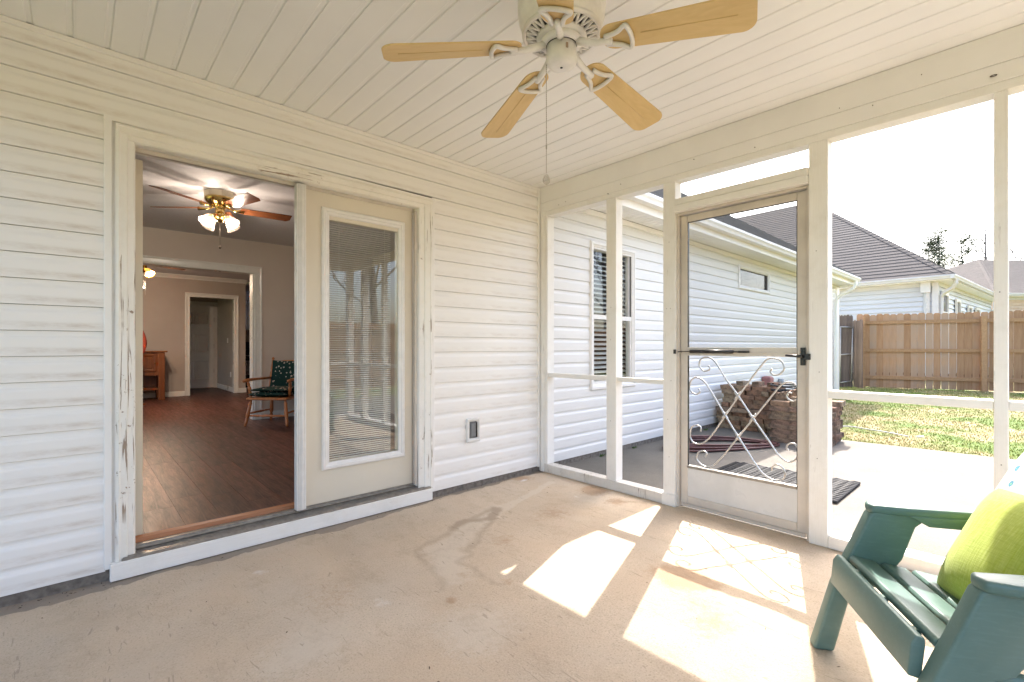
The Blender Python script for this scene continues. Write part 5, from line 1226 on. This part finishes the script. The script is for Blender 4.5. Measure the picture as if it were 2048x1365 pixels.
obj('downspout', sq2(MB(), [pt1(11.2, -.46, ev1 - .12), pt1(11.2, -.44, ev1 - .24), pt1(11.0, -.25, ev1 - .45), pt1(11.0, -.09, ev1 - .55), pt1(11.0, -.09, .2)], .06), 'vinyl_far', n1)
obj('roof_vent', MB().add([tuple(pt1(3.2 + a, 7.2 + b, ev1 + .8 * (3.2 + a + .45) + c)) for a, b, c in ((0, 0, .05), (.25, 0, .12), (.25, .5, .12), (0, .5, .05), (0, 0, 0), (.25, 0, 0), (.25, .5, 0), (0, .5, 0))], [(0, 1, 2, 3), (0, 4, 5, 1), (3, 2, 6, 7), (0, 3, 7, 4)]), 'vinyl_far', n1)
neighbour('neighbour_house', 'farther house with brown hip roof and pale walls seen past the tan fence', (29.9, -2.0, 3.75), -38, 18, 13, .45, .4, .3, 'peach', 44, [('v', 3, 1.2, 1.4, 1.4)], roofmat='shingle')
neighbour('neighbour_house', 'farthest long house with grey ridge behind the right porch post', (38.5, -12.5, 3.7), 4, 18, 24, .29, .4, .3, 'peach', 44, [('v', 7.4, 1.8, 1.9, 1.5)], roofmat='shingle')

# ------------------------------------------------------------------ trees
def pine(x, y, h, label, seed, crown0=.45, dens=1.0, spread=1.0, bare=False, group='trees beyond the houses'):
    r = random.Random(seed); t = thing('pine_tree' if not bare else 'bare_tree', label, 'tree', (x, y, .1), 0, None)
    tr = MB(); pts = []; n_ = 9; ox, oy = r.uniform(-.4, .4), r.uniform(-.4, .4)
    for i in range(n_): a = i / (n_ - 1); pts.append(Vector((x + ox * math.sin(a * 2.5), y + oy * a * a, .05 + h * a)))
    tr.tube(pts, [.02 * h * (1 - .85 * i / (n_ - 1)) * .8 for i in range(n_)], 7); cr_ = MB(); br_ = MB()
    def clump(c, s, n__):
        for _ in range(n__):
            d = Vector((r.gauss(0, 1), r.gauss(0, 1), r.gauss(0, .45))) * s * .5; p = c + d
            a = r.uniform(0, 6.28); L_ = r.uniform(.25, .45); w_ = r.uniform(.03, .06); dd = Vector((math.cos(a), math.sin(a), r.uniform(-.2, .7))).normalized(); sd_ = Vector((-dd.y, dd.x, r.uniform(-.4, .4))) * w_
            cr_.add([p - sd_, p + sd_, p + dd * L_], [(0, 1, 2)])
    nb_ = int(24 * dens)
    def limb(p, d, L_, rad, depth):
        q = [p]; cur = p; dd = d.copy()
        for s_i in range(5):
            dd = (dd + Vector((r.uniform(-.25, .25), r.uniform(-.25, .25), r.uniform(-.05, .25 if bare else .12)))).normalized(); cur = cur + dd * L_ / 5; q.append(cur)
        br_.tube(q, [rad * (1 - .8 * i / 5) for i in range(6)], 4 if depth else 5)
        return q, dd
    for i in range(nb_):
        a = crown0 + (1 - crown0) * (i + r.random()) / nb_; zc_ = h * a
        idx = min(n_ - 2, int(a * (n_ - 1))); p = pts[idx].lerp(pts[idx + 1], a * (n_ - 1) - idx)
        az = r.uniform(0, 6.28); L_ = h * .17 * spread * (1.15 - .75 * ((a - crown0) / (1 - crown0)) ** 1.6) * r.uniform(.5, 1.2)
        el = r.uniform(.0, .5) if not bare else r.uniform(.5, 1.1)
        q, dd = limb(p, Vector((math.cos(az), math.sin(az), el)).normalized(), L_ * (1.5 if bare else 1), .0045 * h, 0)
        for m_ in range(2, 6):
            for w__ in range(3 if bare else 2):
                q2, _ = limb(q[m_], (dd + Vector((r.uniform(-1, 1), r.uniform(-1, 1), r.uniform(-.2, .8)))).normalized(), L_ * (.45 if bare else .3), .0018 * h, 1)
                if not bare: clump(q2[-1], .45 + .035 * h, int(34 * dens))
                else:
                    for z_ in (3, 5): limb(q2[z_], (dd + Vector((r.uniform(-1, 1), r.uniform(-1, 1), r.uniform(-.2, .8)))).normalized(), L_ * .22, .001 * h, 1)
    obj('trunk', tr, 'bark' if not bare else 'greybark', t); obj('branches', br_, 'bark' if not bare else 'greybark', t)
    if not bare: obj('crown', cr_, 'needles', t)
    return t
pine(57.0, 2.7, 11.6, 'tallest pine rising above the neighbour roof with open layered crown', 3, .42, 1.0, .9)
pine(57.5, 5.4, 9.9, 'low rounded pine top peeking over the hip roof left of the tallest pine', 5, .5, .9, 1.1)
pine(53.0, .6, 10.3, 'thin pine right of the tallest pine', 8, .45, .7, .75)
pine(50.5, -.7, 10.8, 'leafless crooked tree leaning beside the thin pine', 11, .35, .8, .6, True)
pine(54.0, -2.4, 9.0, 'small bare tree above the far ridge beside the right post', 13, .4, .8, .6, True)
pine(46.0, -7.0, 9.3, 'bare tree at the far right above the farthest roof', 17, .35, .8, .8, True)
for i, (tx, ty, th_) in enumerate(((13, -15, 12), (7, -17, 13), (19, -13, 11), (2, -18, 12), (26, -17, 14))):
    pine(tx, ty, th_, ['tall bare tree beyond the side fence', 'spreading bare tree beyond the side fence', 'slim bare tree near the fence corner', 'bare tree behind the porch', 'far bare tree past the side fence'][i], 30 + i, .2, 1.2, 1.5, True)
